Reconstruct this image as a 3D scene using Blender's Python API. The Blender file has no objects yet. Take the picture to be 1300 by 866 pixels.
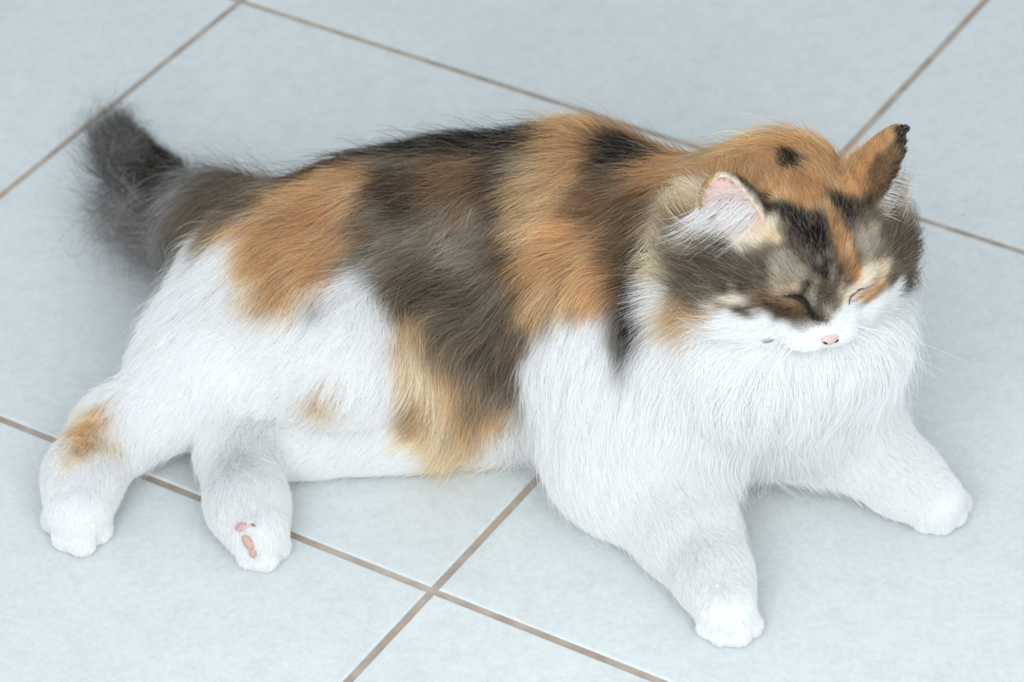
import bpy, math, random
import numpy as np
from mathutils import Matrix, Vector

# ------------------------------------------------------------------ camera, sky, sun, exposure
scene = bpy.context.scene
col = scene.collection
CAM_LOC = (0.0000, -1.6935, 1.3106)
CAM_PITCH, CAM_ROLL = 0.658601, -0.036797   # tilt below the horizon, roll
FOCAL_PX = 4477.31

cam_data = bpy.data.cameras.new('camera')
cam = bpy.data.objects.new('camera', cam_data)
col.objects.link(cam)
cam_data.sensor_width = 36.0
cam_data.lens = FOCAL_PX / 1300.0 * 36.0
cam_data.clip_start = 0.05
cam.matrix_world = (Matrix.Translation(CAM_LOC) @ Matrix.Rotation(math.pi / 2 - CAM_PITCH, 4, 'X')
                    @ Matrix.Rotation(CAM_ROLL, 4, 'Z'))
cam_data.dof.use_dof = True
cam_data.dof.focus_distance = 1.92
cam_data.dof.aperture_fstop = 9.0
scene.camera = cam

world = bpy.data.worlds.new('overcast_sky')
scene.world = world
world.use_nodes = True
wn = world.node_tree.nodes
wl = world.node_tree.links
bg = wn['Background']
tc = wn.new('ShaderNodeTexCoord')
sep = wn.new('ShaderNodeSeparateXYZ')
ramp = wn.new('ShaderNodeValToRGB')
wl.new(tc.outputs['Generated'], sep.inputs[0])
wl.new(sep.outputs['Z'], ramp.inputs[0])
wl.new(ramp.outputs[0], bg.inputs[0])
ramp.color_ramp.elements[0].color = (0.66, 0.72, 0.75, 1)
ramp.color_ramp.elements[1].color = (0.84, 0.93, 1.0, 1)
bg.inputs[1].default_value = 0.72

# daylight from a wide opening at the front of the cat
key_data = bpy.data.lights.new('daylight', 'AREA')
key_data.shape = 'RECTANGLE'
key_data.size, key_data.size_y = 1.5, 1.1
key_data.energy = 25.0
key_data.color = (0.97, 1.0, 1.0)
key = bpy.data.objects.new('daylight', key_data)
key.location = (-0.02, -1.42, 1.02)
key.rotation_euler = (Vector((0.10, -0.15, 0.05)) - Vector(key.location)).to_track_quat('-Z', 'Y').to_euler()
col.objects.link(key)

scene.view_settings.view_transform = 'Standard'
scene.view_settings.look = 'None'
scene.view_settings.gamma = 1.0
scene.view_settings.exposure = 0.16
scene.view_settings.use_curve_mapping = False
scene.cycles.diffuse_bounces = 10
scene.cycles.transmission_bounces = 10
scene.cycles_curves.shape = 'RIBBONS'

TILE_CORNER, TILE_YAW, TILE = (-0.18032, 0.39914), -0.578104, 0.45

HEAD_POS = (0.1555, -0.172, 0.184)

# capsules of the cat: end, radius, end, radius, blend, body region
CAPSULES = [
    ((-0.1274, -0.0250, 0.0740), 0.0460, (-0.0770, -0.0253, 0.0800), 0.0530, 0.020, 'rump'),
    ((-0.0770, -0.0253, 0.0800), 0.0530, (-0.0259, -0.0275, 0.0850), 0.0580, 0.020, 'back'),
    ((-0.0259, -0.0275, 0.0850), 0.0580, (0.0386, -0.0402, 0.0960), 0.0620, 0.020, 'back'),
    ((0.0386, -0.0402, 0.0960), 0.0620, (0.0915, -0.0757, 0.1140), 0.0470, 0.020, 'back'),
    ((-0.0689, -0.0683, 0.0520), 0.0440, (-0.0233, -0.0783, 0.0460), 0.0450, 0.020, 'belly'),
    ((-0.0233, -0.0783, 0.0460), 0.0450, (0.0497, -0.0891, 0.0540), 0.0520, 0.020, 'belly'),
    ((0.0499, -0.0886, 0.0680), 0.0540, (0.1105, -0.1301, 0.0860), 0.0550, 0.020, 'shoulder'),
    ((0.1105, -0.1306, 0.0920), 0.0540, (0.1479, -0.1347, 0.0850), 0.0460, 0.020, 'chest'),
    ((0.1467, -0.1443, 0.1120), 0.0460, (0.1711, -0.1431, 0.1000), 0.0320, 0.020, 'chest'),
    ((0.1361, -0.1651, 0.1220), 0.0420, (0.1731, -0.1631, 0.1220), 0.0340, 0.020, 'chest'),
    ((0.1378, -0.1272, 0.0540), 0.0400, (0.1636, -0.1387, 0.0620), 0.0300, 0.020, 'chest'),
    ((0.0911, -0.0826, 0.1180), 0.0450, (0.1137, -0.1116, 0.1460), 0.0350, 0.020, 'neck'),
    ((0.1137, -0.1116, 0.1460), 0.0350, (0.1477, -0.1330, 0.1820), 0.0380, 0.020, 'neck'),
    ((0.0619, -0.1259, 0.0850), 0.0480, (0.0645, -0.1553, 0.0400), 0.0420, 0.030, 'uparm'),
    ((0.0688, -0.1591, 0.0400), 0.0420, (0.0924, -0.2088, 0.0260), 0.0245, 0.020, 'foreleg'),
    ((0.0924, -0.2088, 0.0260), 0.0235, (0.1055, -0.2435, 0.0210), 0.0175, 0.015, 'foreleg'),
    ((0.1055, -0.2435, 0.0210), 0.0175, (0.1116, -0.2675, 0.0180), 0.0135, 0.010, 'paw'),
    ((0.1683, -0.1365, 0.0600), 0.0400, (0.1906, -0.1437, 0.0360), 0.0250, 0.020, 'foreleg'),
    ((0.1906, -0.1437, 0.0360), 0.0250, (0.2176, -0.1676, 0.0220), 0.0180, 0.015, 'foreleg'),
    ((0.2176, -0.1676, 0.0220), 0.0180, (0.2351, -0.1832, 0.0180), 0.0140, 0.010, 'paw'),
    ((-0.1300, -0.0430, 0.0760), 0.0440, (-0.0934, -0.0871, 0.0620), 0.0400, 0.020, 'thigh'),
    ((-0.0955, -0.0925, 0.0640), 0.0330, (-0.1671, -0.0801, 0.0530), 0.0340, 0.020, 'shin'),
    ((-0.1551, -0.0485, 0.0640), 0.0400, (-0.1754, -0.0682, 0.0540), 0.0340, 0.020, 'thigh'),
    ((-0.1671, -0.0833, 0.0520), 0.0340, (-0.2219, -0.1100, 0.0340), 0.0210, 0.020, 'shin'),
    ((-0.2335, -0.1114, 0.0310), 0.0190, (-0.2470, -0.1450, 0.0260), 0.0185, 0.015, 'foot'),
    ((-0.2470, -0.1450, 0.0260), 0.0185, (-0.2488, -0.1656, 0.0200), 0.0170, 0.010, 'paw'),
    ((-0.0609, -0.1110, 0.0260), 0.0230, (-0.1159, -0.1149, 0.0200), 0.0165, 0.004, 'shin2'),
    ((-0.1159, -0.1149, 0.0200), 0.0165, (-0.1592, -0.1189, 0.0230), 0.0195, 0.005, 'shin2'),
    ((-0.1614, -0.1297, 0.0250), 0.0185, (-0.1530, -0.1688, 0.0210), 0.0190, 0.015, 'foot2'),
    ((-0.1530, -0.1688, 0.0210), 0.0190, (-0.1467, -0.1895, 0.0180), 0.0150, 0.010, 'paw2'),
    ((-0.1416, 0.0155, 0.0680), 0.0280, (-0.1740, 0.0535, 0.0560), 0.0150, 0.020, 'tailbase'),
    ((-0.1740, 0.0535, 0.0560), 0.0150, (-0.1984, 0.0822, 0.0460), 0.0090, 0.012, 'tailroot'),
    ((-0.1984, 0.0822, 0.0460), 0.0090, (-0.2175, 0.1274, 0.0400), 0.0080, 0.010, 'tail'),
    ((-0.2175, 0.1274, 0.0400), 0.0080, (-0.2382, 0.1747, 0.0360), 0.0050, 0.010, 'tailtip'),
    ((0.1073, -0.2681, 0.0160), 0.0064, (0.1026, -0.2683, 0.0064), 0.0064, 0.002, 'toe'),
    ((0.1100, -0.2708, 0.0160), 0.0064, (0.1086, -0.2743, 0.0064), 0.0064, 0.002, 'toe'),
    ((0.1136, -0.2713, 0.0160), 0.0064, (0.1167, -0.2754, 0.0064), 0.0064, 0.002, 'toe'),
    ((0.1167, -0.2683, 0.0160), 0.0064, (0.1236, -0.2688, 0.0064), 0.0064, 0.002, 'toe'),
    ((0.2313, -0.1858, 0.0160), 0.0066, (0.2299, -0.1865, 0.0066), 0.0066, 0.002, 'toe'),
    ((0.2348, -0.1870, 0.0160), 0.0066, (0.2376, -0.1890, 0.0066), 0.0066, 0.002, 'toe'),
    ((0.2383, -0.1844, 0.0160), 0.0066, (0.2454, -0.1833, 0.0066), 0.0066, 0.002, 'toe'),
    ((0.2400, -0.1802, 0.0160), 0.0066, (0.2493, -0.1739, 0.0066), 0.0066, 0.002, 'toe'),
    ((-0.2551, -0.1620, 0.0160), 0.0074, (-0.2631, -0.1596, 0.0074), 0.0074, 0.002, 'toe'),
    ((-0.2520, -0.1687, 0.0160), 0.0074, (-0.2561, -0.1744, 0.0074), 0.0074, 0.002, 'toe'),
    ((-0.2482, -0.1711, 0.0160), 0.0074, (-0.2477, -0.1796, 0.0074), 0.0074, 0.002, 'toe'),
    ((-0.2445, -0.1664, 0.0160), 0.0074, (-0.2395, -0.1692, 0.0074), 0.0074, 0.002, 'toe'),
    ((-0.1511, -0.1859, 0.0160), 0.0069, (-0.1557, -0.1843, 0.0069), 0.0069, 0.002, 'toe'),
    ((-0.1489, -0.1912, 0.0160), 0.0069, (-0.1509, -0.1960, 0.0069), 0.0069, 0.002, 'toe'),
    ((-0.1455, -0.1923, 0.0160), 0.0069, (-0.1432, -0.1984, 0.0069), 0.0069, 0.002, 'toe'),
    ((-0.1428, -0.1882, 0.0160), 0.0069, (-0.1373, -0.1893, 0.0069), 0.0069, 0.002, 'toe'),
]
# patches of the coat: surface points (mm) and the colour there
COAT_SEEDS = [
    (19,10,162,'G'), (5,11,157,'N'), (12,4,157,'N'), (17,8,158,'N'), (25,4,158,'O'), (34,5,161,'T'), (38,2,161,'O'), (48,5,157,'H'),
    (140,-104,226,'T'), (144,-105,226,'T'), (154,-106,229,'M'), (-35,13,149,'N'), (11,4,153,'N'), (20,-15,163,'N'), (24,-21,165,'O'),
    (32,-12,164,'O'), (37,-22,167,'O'), (48,-7,161,'O'), (53,-8,160,'O'), (128,-103,220,'T'), (134,-103,222,'T'), (139,-103,221,'C'),
    (147,-107,220,'O'), (154,-107,219,'O'), (159,-108,224,'O'), (164,-108,221,'T'), (172,-109,221,'O'), (-91,15,137,'N'), (-72,15,139,'N'),
    (-67,12,139,'N'), (-50,12,142,'N'), (-16,-7,153,'N'), (-7,-11,155,'N'), (-2,-21,159,'N'), (2,-19,160,'N'), (13,-23,163,'N'), (16,-29,165,'N'),
    (26,-36,168,'O'), (31,-30,168,'O'), (36,-33,168,'D'), (43,-35,168,'D'), (52,-36,168,'N'), (57,-38,167,'N'), (66,-31,164,'N'), (95,-27,163,'D'),
    (99,-32,163,'D'), (106,-37,168,'D'), (104,-178,266,'T'), (108,-181,266,'T'), (113,-179,266,'M'), (128,-109,218,'A'), (134,-115,221,'A'),
    (140,-127,227,'O'), (144,-132,229,'D'), (149,-129,228,'O'), (-107,10,138,'N'), (-93,10,134,'N'), (-88,12,136,'N'), (-81,12,135,'N'),
    (-74,-2,141,'N'), (-63,-9,146,'N'), (-59,-7,146,'N'), (-50,-9,149,'N'), (-45,-18,152,'N'), (-37,-18,153,'N'), (-31,-24,154,'N'),
    (-24,-22,155,'N'), (-16,-23,157,'N'), (-8,-27,159,'N'), (-2,-33,161,'B'), (2,-30,162,'N'), (10,-40,164,'M'), (16,-43,166,'H'), (23,-42,167,'O'),
    (29,-42,168,'M'), (38,-48,169,'O'), (42,-49,169,'D'), (51,-47,168,'N'), (66,-50,168,'N'), (76,-43,165,'N'), (84,-49,166,'N'), (92,-45,163,'N'),
    (100,-34,160,'D'), (106,-45,165,'T'), (110,-46,165,'T'), (115,-95,201,'M'), (121,-124,216,'O'), (127,-124,221,'T'), (130,-130,224,'O'),
    (-115,9,129,'N'), (-105,8,129,'N'), (-100,2,134,'N'), (-91,-15,142,'N'), (-85,-17,143,'O'), (-77,-18,145,'G'), (-71,-20,146,'G'),
    (-64,-18,147,'G'), (-57,-21,149,'G'), (-49,-25,151,'G'), (-43,-30,153,'M'), (-38,-33,153,'M'), (-28,-35,155,'M'), (-23,-36,156,'M'),
    (-19,-35,156,'M'), (-8,-37,159,'B'), (-4,-46,159,'B'), (6,-47,163,'L'), (9,-50,163,'G'), (19,-52,165,'T'), (25,-52,167,'O'), (32,-52,168,'O'),
    (39,-56,167,'O'), (44,-58,167,'O'), (50,-57,168,'N'), (56,-58,168,'N'), (66,-62,168,'N'), (69,-61,168,'N'), (79,-58,168,'N'), (83,-63,170,'D'),
    (91,-60,170,'D'), (96,-70,175,'D'), (103,-93,190,'T'), (109,-105,198,'T'), (-144,25,112,'H'), (-130,3,124,'G'), (-123,6,125,'N'),
    (-113,-12,134,'N'), (-104,-19,138,'O'), (-99,-24,141,'O'), (-89,-28,143,'O'), (-83,-26,144,'O'), (-78,-27,145,'B'), (-72,-29,146,'B'),
    (-67,-33,147,'B'), (-57,-37,149,'B'), (-50,-36,151,'B'), (-44,-39,151,'M'), (-38,-43,151,'M'), (-32,-42,153,'M'), (-21,-47,154,'M'),
    (-15,-47,156,'B'), (-9,-48,157,'B'), (-4,-52,158,'B'), (5,-53,161,'G'), (12,-56,162,'T'), (18,-59,163,'T'), (22,-63,163,'A'), (30,-65,164,'A'),
    (36,-63,166,'A'), (42,-66,165,'O'), (52,-67,167,'N'), (57,-65,167,'N'), (63,-69,168,'G'), (69,-73,169,'D'), (78,-74,171,'D'), (82,-82,175,'D'),
    (90,-93,183,'D'), (93,-105,188,'D'), (99,-112,195,'D'), (-176,54,81,'H'), (-152,39,92,'H'), (-145,20,107,'G'), (-135,-2,123,'G'),
    (-128,-9,128,'B'), (-120,-20,133,'O'), (-111,-29,137,'O'), (-108,-26,138,'O'), (-101,-30,140,'T'), (-93,-31,142,'D'), (-86,-35,143,'A'),
    (-76,-40,144,'B'), (-71,-38,145,'B'), (-63,-40,147,'B'), (-56,-47,147,'B'), (-53,-43,149,'B'), (-44,-49,149,'M'), (-37,-51,149,'M'),
    (-23,-51,153,'M'), (-15,-58,153,'B'), (-10,-57,155,'B'), (-3,-58,157,'B'), (4,-61,158,'T'), (9,-64,159,'T'), (18,-66,160,'T'), (22,-68,161,'A'),
    (30,-69,163,'A'), (37,-71,163,'M'), (43,-75,163,'M'), (51,-74,165,'M'), (57,-78,166,'M'), (61,-77,166,'G'), (68,-80,168,'G'), (75,-89,173,'D'),
    (82,-97,179,'D'), (89,-112,187,'D'), (95,-119,192,'C'), (-181,50,80,'H'), (-172,39,85,'H'), (-166,36,89,'H'), (-156,8,108,'B'),
    (-148,-21,126,'H'), (-139,-25,129,'M'), (-135,-29,131,'O'), (-129,-27,132,'T'), (-120,-34,134,'O'), (-115,-33,136,'O'), (-104,-40,137,'O'),
    (-99,-43,138,'D'), (-93,-45,139,'C'), (-87,-47,140,'O'), (-78,-46,142,'B'), (-73,-46,143,'B'), (-65,-51,143,'B'), (-57,-52,145,'N'),
    (-52,-56,144,'B'), (-45,-54,146,'M'), (-36,-58,147,'M'), (-31,-58,148,'M'), (-22,-61,149,'M'), (-19,-61,150,'M'), (-8,-64,152,'B'),
    (-3,-65,154,'B'), (4,-69,154,'T'), (11,-74,154,'T'), (17,-72,157,'A'), (22,-75,157,'A'), (31,-77,159,'A'), (35,-77,160,'M'), (43,-82,159,'M'),
    (51,-84,162,'M'), (57,-88,162,'M'), (63,-91,164,'M'), (69,-95,169,'B'), (75,-100,174,'B'), (79,-109,178,'M'), (85,-116,183,'G'), (-187,39,73,'G'),
    (-183,38,76,'B'), (-175,29,83,'H'), (-162,-22,119,'H'), (-152,-35,126,'L'), (-148,-30,127,'H'), (-139,-38,130,'A'), (-133,-40,131,'T'),
    (-128,-40,132,'O'), (-120,-45,132,'D'), (-113,-48,133,'D'), (-104,-50,134,'D'), (-99,-49,136,'O'), (-94,-51,136,'A'), (-83,-51,139,'B'),
    (-78,-56,138,'L'), (-70,-57,139,'B'), (-65,-56,140,'B'), (-59,-57,142,'N'), (-50,-60,142,'G'), (-43,-64,142,'M'), (-40,-62,144,'L'),
    (-30,-65,144,'M'), (-23,-69,144,'M'), (-19,-68,146,'L'), (-13,-70,147,'B'), (-4,-71,150,'N'), (2,-76,149,'T'), (16,-81,152,'M'), (21,-81,153,'T'),
    (27,-84,153,'O'), (35,-84,156,'M'), (42,-88,156,'M'), (51,-92,158,'M'), (58,-93,161,'M'), (60,-96,162,'M'), (67,-100,166,'B'), (75,-114,172,'B'),
    (82,-118,179,'B'), (88,-130,183,'C'), (93,-133,187,'T'), (-190,38,69,'G'), (-184,34,74,'G'), (-170,-20,113,'M'), (-161,-33,121,'G'),
    (-152,-42,125,'O'), (-147,-47,127,'O'), (-138,-46,129,'O'), (-135,-51,129,'M'), (-128,-50,130,'D'), (-120,-53,130,'D'), (-113,-53,131,'D'),
    (-107,-56,131,'O'), (-98,-59,131,'O'), (-92,-59,133,'M'), (-87,-59,134,'G'), (-79,-59,136,'M'), (-69,-65,134,'L'), (-66,-64,136,'N'),
    (-57,-64,138,'B'), (-52,-68,136,'G'), (-45,-68,138,'G'), (-36,-70,139,'L'), (-31,-71,141,'M'), (-22,-75,140,'H'), (-18,-76,141,'L'),
    (-9,-79,142,'B'), (-6,-78,144,'N'), (3,-81,146,'T'), (9,-83,147,'T'), (16,-86,148,'T'), (24,-89,148,'O'), (30,-90,150,'O'), (34,-91,151,'O'),
    (40,-91,154,'M'), (47,-96,154,'M'), (55,-100,157,'M'), (63,-109,161,'M'), (67,-110,165,'B'), (74,-119,170,'M'), (80,-127,174,'C'),
    (87,-133,180,'C'), (91,-138,182,'T'), (-175,-35,112,'M'), (-167,-42,118,'A'), (-161,-51,120,'A'), (-152,-50,125,'A'), (-148,-54,125,'O'),
    (-141,-54,127,'O'), (-133,-56,127,'A'), (-124,-61,126,'D'), (-120,-61,127,'O'), (-112,-60,128,'O'), (-105,-61,129,'T'), (-100,-64,128,'O'),
    (-92,-63,130,'T'), (-85,-63,131,'B'), (-80,-66,131,'B'), (-70,-69,131,'L'), (-64,-70,131,'H'), (-58,-72,131,'H'), (-53,-73,132,'L'),
    (-47,-72,134,'H'), (-36,-74,136,'L'), (-34,-76,135,'L'), (-26,-76,137,'H'), (-20,-78,138,'H'), (-12,-83,137,'L'), (-6,-84,139,'B'),
    (2,-84,142,'O'), (7,-88,141,'T'), (14,-88,144,'C'), (22,-94,143,'O'), (36,-98,148,'O'), (42,-99,150,'O'), (49,-105,151,'O'), (55,-105,155,'M'),
    (63,-114,159,'B'), (68,-118,163,'M'), (75,-128,167,'B'), (81,-135,171,'C'), (85,-136,175,'C'), (91,-141,179,'Y'), (-185,-30,101,'W'),
    (-177,-41,111,'G'), (-167,-55,116,'W'), (-159,-55,120,'W'), (-153,-62,120,'O'), (-147,-64,121,'O'), (-141,-62,123,'D'), (-132,-63,124,'O'),
    (-128,-66,124,'D'), (-119,-67,124,'O'), (-114,-67,124,'O'), (-100,-69,125,'O'), (-91,-68,126,'A'), (-84,-70,126,'G'), (-78,-72,126,'B'),
    (-70,-74,126,'L'), (-65,-73,128,'H'), (-57,-77,127,'H'), (-51,-77,128,'L'), (-46,-78,128,'H'), (-39,-79,129,'H'), (-29,-83,129,'L'),
    (-27,-82,132,'L'), (-17,-84,133,'H'), (-11,-85,135,'H'), (-5,-90,133,'B'), (0,-89,136,'B'), (10,-93,138,'T'), (13,-93,139,'O'), (23,-98,141,'O'),
    (43,-107,147,'O'), (46,-113,148,'O'), (54,-113,152,'O'), (61,-118,156,'B'), (65,-125,157,'M'), (75,-134,163,'B'), (80,-136,168,'C'),
    (88,-144,171,'C'), (-185,-44,103,'W'), (-173,-58,112,'W'), (-170,-62,112,'W'), (-161,-63,116,'W'), (-152,-67,118,'T'), (-147,-67,120,'O'),
    (-138,-72,118,'D'), (-132,-71,120,'O'), (-124,-72,120,'O'), (-112,-73,122,'O'), (-101,-75,121,'O'), (-92,-78,120,'H'), (-86,-76,121,'G'),
    (-80,-78,120,'B'), (-71,-79,120,'L'), (-65,-78,123,'H'), (-61,-80,121,'H'), (-54,-79,125,'H'), (-46,-83,122,'H'), (-40,-84,123,'H'),
    (-31,-86,124,'L'), (-27,-86,126,'L'), (-19,-88,127,'H'), (-12,-89,129,'H'), (-7,-92,128,'B'), (0,-92,132,'B'), (7,-96,132,'D'), (15,-99,134,'O'),
    (20,-103,136,'O'), (41,-112,145,'O'), (47,-119,146,'O'), (53,-122,149,'B'), (59,-126,151,'B'), (67,-132,155,'B'), (73,-136,159,'B'),
    (80,-142,161,'C'), (87,-149,164,'C'), (93,-152,168,'C'), (-165,-67,111,'W'), (-161,-71,112,'W'), (-155,-73,113,'T'), (-145,-74,115,'O'),
    (-138,-78,114,'D'), (-135,-76,116,'T'), (-126,-79,116,'T'), (-117,-78,118,'O'), (-113,-80,117,'O'), (-106,-83,117,'O'), (-101,-82,118,'D'),
    (-90,-80,118,'W'), (-86,-84,116,'W'), (-79,-82,117,'H'), (-73,-83,116,'H'), (-68,-84,116,'M'), (-61,-84,116,'G'), (-52,-85,117,'B'),
    (-46,-86,117,'B'), (-40,-88,118,'H'), (-30,-89,120,'H'), (-24,-89,122,'M'), (-18,-91,122,'L'), (-12,-92,124,'G'), (-7,-95,123,'M'),
    (3,-100,125,'B'), (6,-100,127,'O'), (16,-104,132,'O'), (23,-109,135,'O'), (29,-115,137,'D'), (35,-122,139,'O'), (40,-122,142,'O'),
    (47,-124,145,'O'), (54,-130,147,'D'), (60,-135,149,'B'), (68,-140,151,'N'), (74,-144,154,'N'), (79,-145,158,'C'), (84,-150,158,'C'),
    (93,-156,163,'Y'), (98,-159,167,'C'), (-161,-77,108,'W'), (-153,-77,111,'T'), (-149,-81,110,'C'), (-140,-80,112,'A'), (-131,-85,111,'A'),
    (-129,-82,114,'D'), (-119,-84,114,'A'), (-113,-85,115,'D'), (-105,-88,114,'O'), (-100,-88,115,'W'), (-91,-88,115,'W'), (-87,-91,114,'W'),
    (-81,-89,114,'W'), (-71,-88,113,'H'), (-65,-87,113,'H'), (-59,-87,113,'H'), (-52,-87,113,'B'), (-46,-90,112,'B'), (-40,-90,112,'H'),
    (-31,-91,115,'H'), (-26,-94,113,'H'), (-19,-94,115,'G'), (-14,-95,117,'G'), (-4,-101,116,'L'), (-1,-100,121,'B'), (7,-105,124,'O'),
    (14,-109,127,'D'), (20,-117,130,'A'), (27,-121,134,'T'), (33,-127,136,'T'), (40,-129,140,'O'), (48,-135,142,'O'), (53,-135,145,'D'),
    (62,-142,146,'B'), (65,-144,147,'N'), (72,-146,150,'N'), (79,-151,151,'W'), (86,-156,153,'W'), (93,-159,158,'W'), (98,-165,160,'W'),
    (-194,-71,95,'W'), (-184,-73,101,'W'), (-163,-83,105,'W'), (-155,-83,107,'W'), (-149,-88,105,'T'), (-139,-87,109,'O'), (-135,-89,108,'O'),
    (-125,-93,109,'A'), (-118,-95,110,'W'), (-115,-92,111,'A'), (-106,-94,112,'W'), (-98,-97,112,'W'), (-85,-99,111,'W'), (-81,-94,112,'W'),
    (-73,-96,109,'L'), (-66,-94,108,'B'), (-61,-94,107,'H'), (-55,-94,106,'H'), (-45,-94,107,'B'), (-41,-94,107,'B'), (-34,-95,108,'H'),
    (-24,-97,108,'B'), (-20,-97,110,'H'), (-13,-98,112,'G'), (-8,-101,113,'H'), (1,-107,116,'B'), (6,-109,120,'G'), (12,-120,122,'A'),
    (19,-123,126,'T'), (27,-130,131,'O'), (33,-134,134,'A'), (39,-140,136,'O'), (48,-142,140,'A'), (54,-144,142,'D'), (60,-149,142,'H'),
    (67,-150,145,'N'), (72,-152,146,'N'), (79,-157,147,'W'), (83,-156,151,'W'), (92,-161,154,'W'), (-203,-66,87,'W'), (-153,-89,103,'W'),
    (-147,-91,104,'T'), (-139,-93,104,'T'), (-136,-96,104,'O'), (-126,-96,107,'A'), (-117,-102,107,'W'), (-113,-102,107,'H'), (-105,-103,109,'W'),
    (-80,-104,108,'W'), (-73,-103,106,'W'), (-68,-102,105,'G'), (-58,-96,104,'H'), (-53,-98,102,'G'), (-48,-98,102,'H'), (-38,-100,102,'H'),
    (-34,-98,104,'H'), (-20,-101,105,'H'), (-13,-104,105,'G'), (-6,-108,109,'H'), (0,-114,110,'H'), (8,-119,117,'O'), (15,-129,121,'T'),
    (21,-133,125,'T'), (29,-141,129,'C'), (33,-139,132,'O'), (38,-144,134,'O'), (44,-148,135,'O'), (53,-152,138,'D'), (60,-155,139,'N'),
    (67,-158,140,'N'), (71,-158,142,'N'), (77,-159,144,'W'), (85,-163,146,'W'), (-203,-80,88,'W'), (-189,-92,94,'W'), (-183,-90,97,'W'),
    (-174,-96,97,'W'), (-156,-98,98,'W'), (-147,-100,98,'W'), (-142,-98,100,'W'), (-131,-104,101,'W'), (-127,-102,103,'A'), (-121,-107,102,'W'),
    (-115,-108,104,'W'), (-105,-108,106,'W'), (-77,-108,106,'W'), (-73,-108,103,'W'), (-65,-107,101,'T'), (-58,-105,99,'T'), (-54,-105,97,'T'),
    (-45,-103,98,'G'), (-40,-103,98,'G'), (-32,-106,97,'H'), (-27,-105,99,'H'), (-4,-113,106,'H'), (-2,-119,105,'H'), (6,-124,113,'L'),
    (12,-129,117,'O'), (20,-140,120,'M'), (25,-144,123,'W'), (33,-146,129,'G'), (38,-152,129,'W'), (48,-154,134,'W'), (52,-158,133,'W'),
    (57,-159,135,'N'), (66,-163,136,'N'), (72,-163,139,'N'), (76,-164,140,'W'), (82,-168,141,'W'), (206,-179,142,'W'), (-181,-102,93,'W'),
    (-169,-103,94,'W'), (-149,-106,94,'W'), (-133,-109,96,'W'), (-128,-108,99,'W'), (-118,-111,101,'W'), (-107,-115,102,'W'), (-100,-118,101,'W'),
    (-81,-116,101,'W'), (-71,-113,100,'W'), (-67,-112,98,'W'), (-60,-110,95,'T'), (-54,-110,94,'T'), (-44,-108,93,'G'), (-38,-110,92,'G'),
    (-32,-110,93,'H'), (-27,-111,94,'G'), (-9,-117,98,'H'), (0,-124,105,'M'), (5,-128,109,'H'), (14,-140,113,'G'), (19,-144,117,'W'),
    (27,-148,123,'W'), (34,-155,124,'W'), (40,-157,127,'W'), (45,-161,128,'W'), (53,-161,132,'M'), (59,-166,131,'N'), (67,-165,135,'N'),
    (70,-169,133,'N'), (76,-169,137,'W'), (-179,-106,90,'W'), (-126,-114,95,'W'), (-118,-116,97,'W'), (-74,-120,95,'W'), (-65,-118,92,'T'),
    (-62,-117,90,'Y'), (-53,-112,91,'C'), (-46,-114,87,'M'), (-39,-115,87,'G'), (-36,-113,90,'G'), (-26,-116,89,'M'), (-19,-118,89,'H'),
    (-7,-122,96,'H'), (-1,-130,97,'H'), (5,-135,102,'M'), (14,-143,111,'W'), (18,-149,112,'W'), (31,-156,121,'W'), (38,-160,123,'W'),
    (47,-164,125,'W'), (52,-167,125,'W'), (56,-168,128,'N'), (65,-172,128,'N'), (73,-174,131,'W'), (77,-177,130,'W'), (85,-181,133,'W'),
    (-200,-107,80,'W'), (-196,-109,81,'W'), (-166,-115,85,'W'), (-100,-125,95,'W'), (-73,-123,91,'W'), (-66,-120,89,'T'), (-59,-119,86,'C'),
    (-53,-117,84,'C'), (-46,-116,85,'G'), (-38,-118,84,'G'), (-34,-119,84,'G'), (-26,-121,84,'H'), (-20,-122,85,'H'), (-6,-128,91,'G'),
    (-2,-131,93,'M'), (7,-141,100,'G'), (13,-149,103,'W'), (19,-153,108,'W'), (46,-170,119,'W'), (50,-169,122,'W'), (58,-173,123,'N'),
    (66,-177,123,'W'), (73,-177,126,'W'), (79,-181,126,'W'), (88,-184,132,'W'), (106,-200,138,'W'), (112,-202,143,'W'), (-217,-99,70,'W'),
    (-162,-118,81,'W'), (-128,-123,84,'W'), (-85,-130,87,'W'), (-82,-130,85,'W'), (-74,-129,83,'W'), (-69,-127,82,'W'), (-61,-125,79,'C'),
    (-54,-122,79,'Y'), (-45,-123,76,'T'), (-42,-120,80,'T'), (-34,-123,79,'G'), (-29,-124,78,'G'), (-21,-126,78,'H'), (-12,-128,82,'B'),
    (-6,-132,84,'B'), (-2,-136,85,'H'), (7,-146,92,'W'), (13,-150,100,'W'), (27,-163,108,'W'), (38,-170,110,'W'), (46,-173,113,'W'),
    (50,-175,114,'W'), (58,-176,118,'N'), (62,-178,117,'W'), (70,-181,117,'W'), (185,-201,130,'W'), (196,-196,126,'W'), (-222,-104,66,'W'),
    (-188,-118,76,'W'), (-149,-123,73,'W'), (-130,-126,75,'W'), (-115,-130,80,'W'), (-107,-133,81,'W'), (-75,-131,81,'W'), (-68,-128,79,'W'),
    (-63,-128,73,'C'), (-56,-125,73,'C'), (-48,-124,73,'C'), (-39,-125,75,'T'), (-36,-127,72,'A'), (-29,-127,75,'G'), (-21,-130,72,'G'),
    (-14,-131,74,'G'), (-9,-133,75,'H'), (-2,-138,79,'G'), (7,-148,88,'W'), (51,-177,111,'W'), (55,-179,109,'W'), (65,-182,111,'W'),
    (121,-210,133,'W'), (124,-211,133,'W'), (134,-212,135,'W'), (137,-212,135,'W'), (147,-211,129,'W'), (205,-184,106,'W'), (-245,-108,57,'W'),
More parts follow.
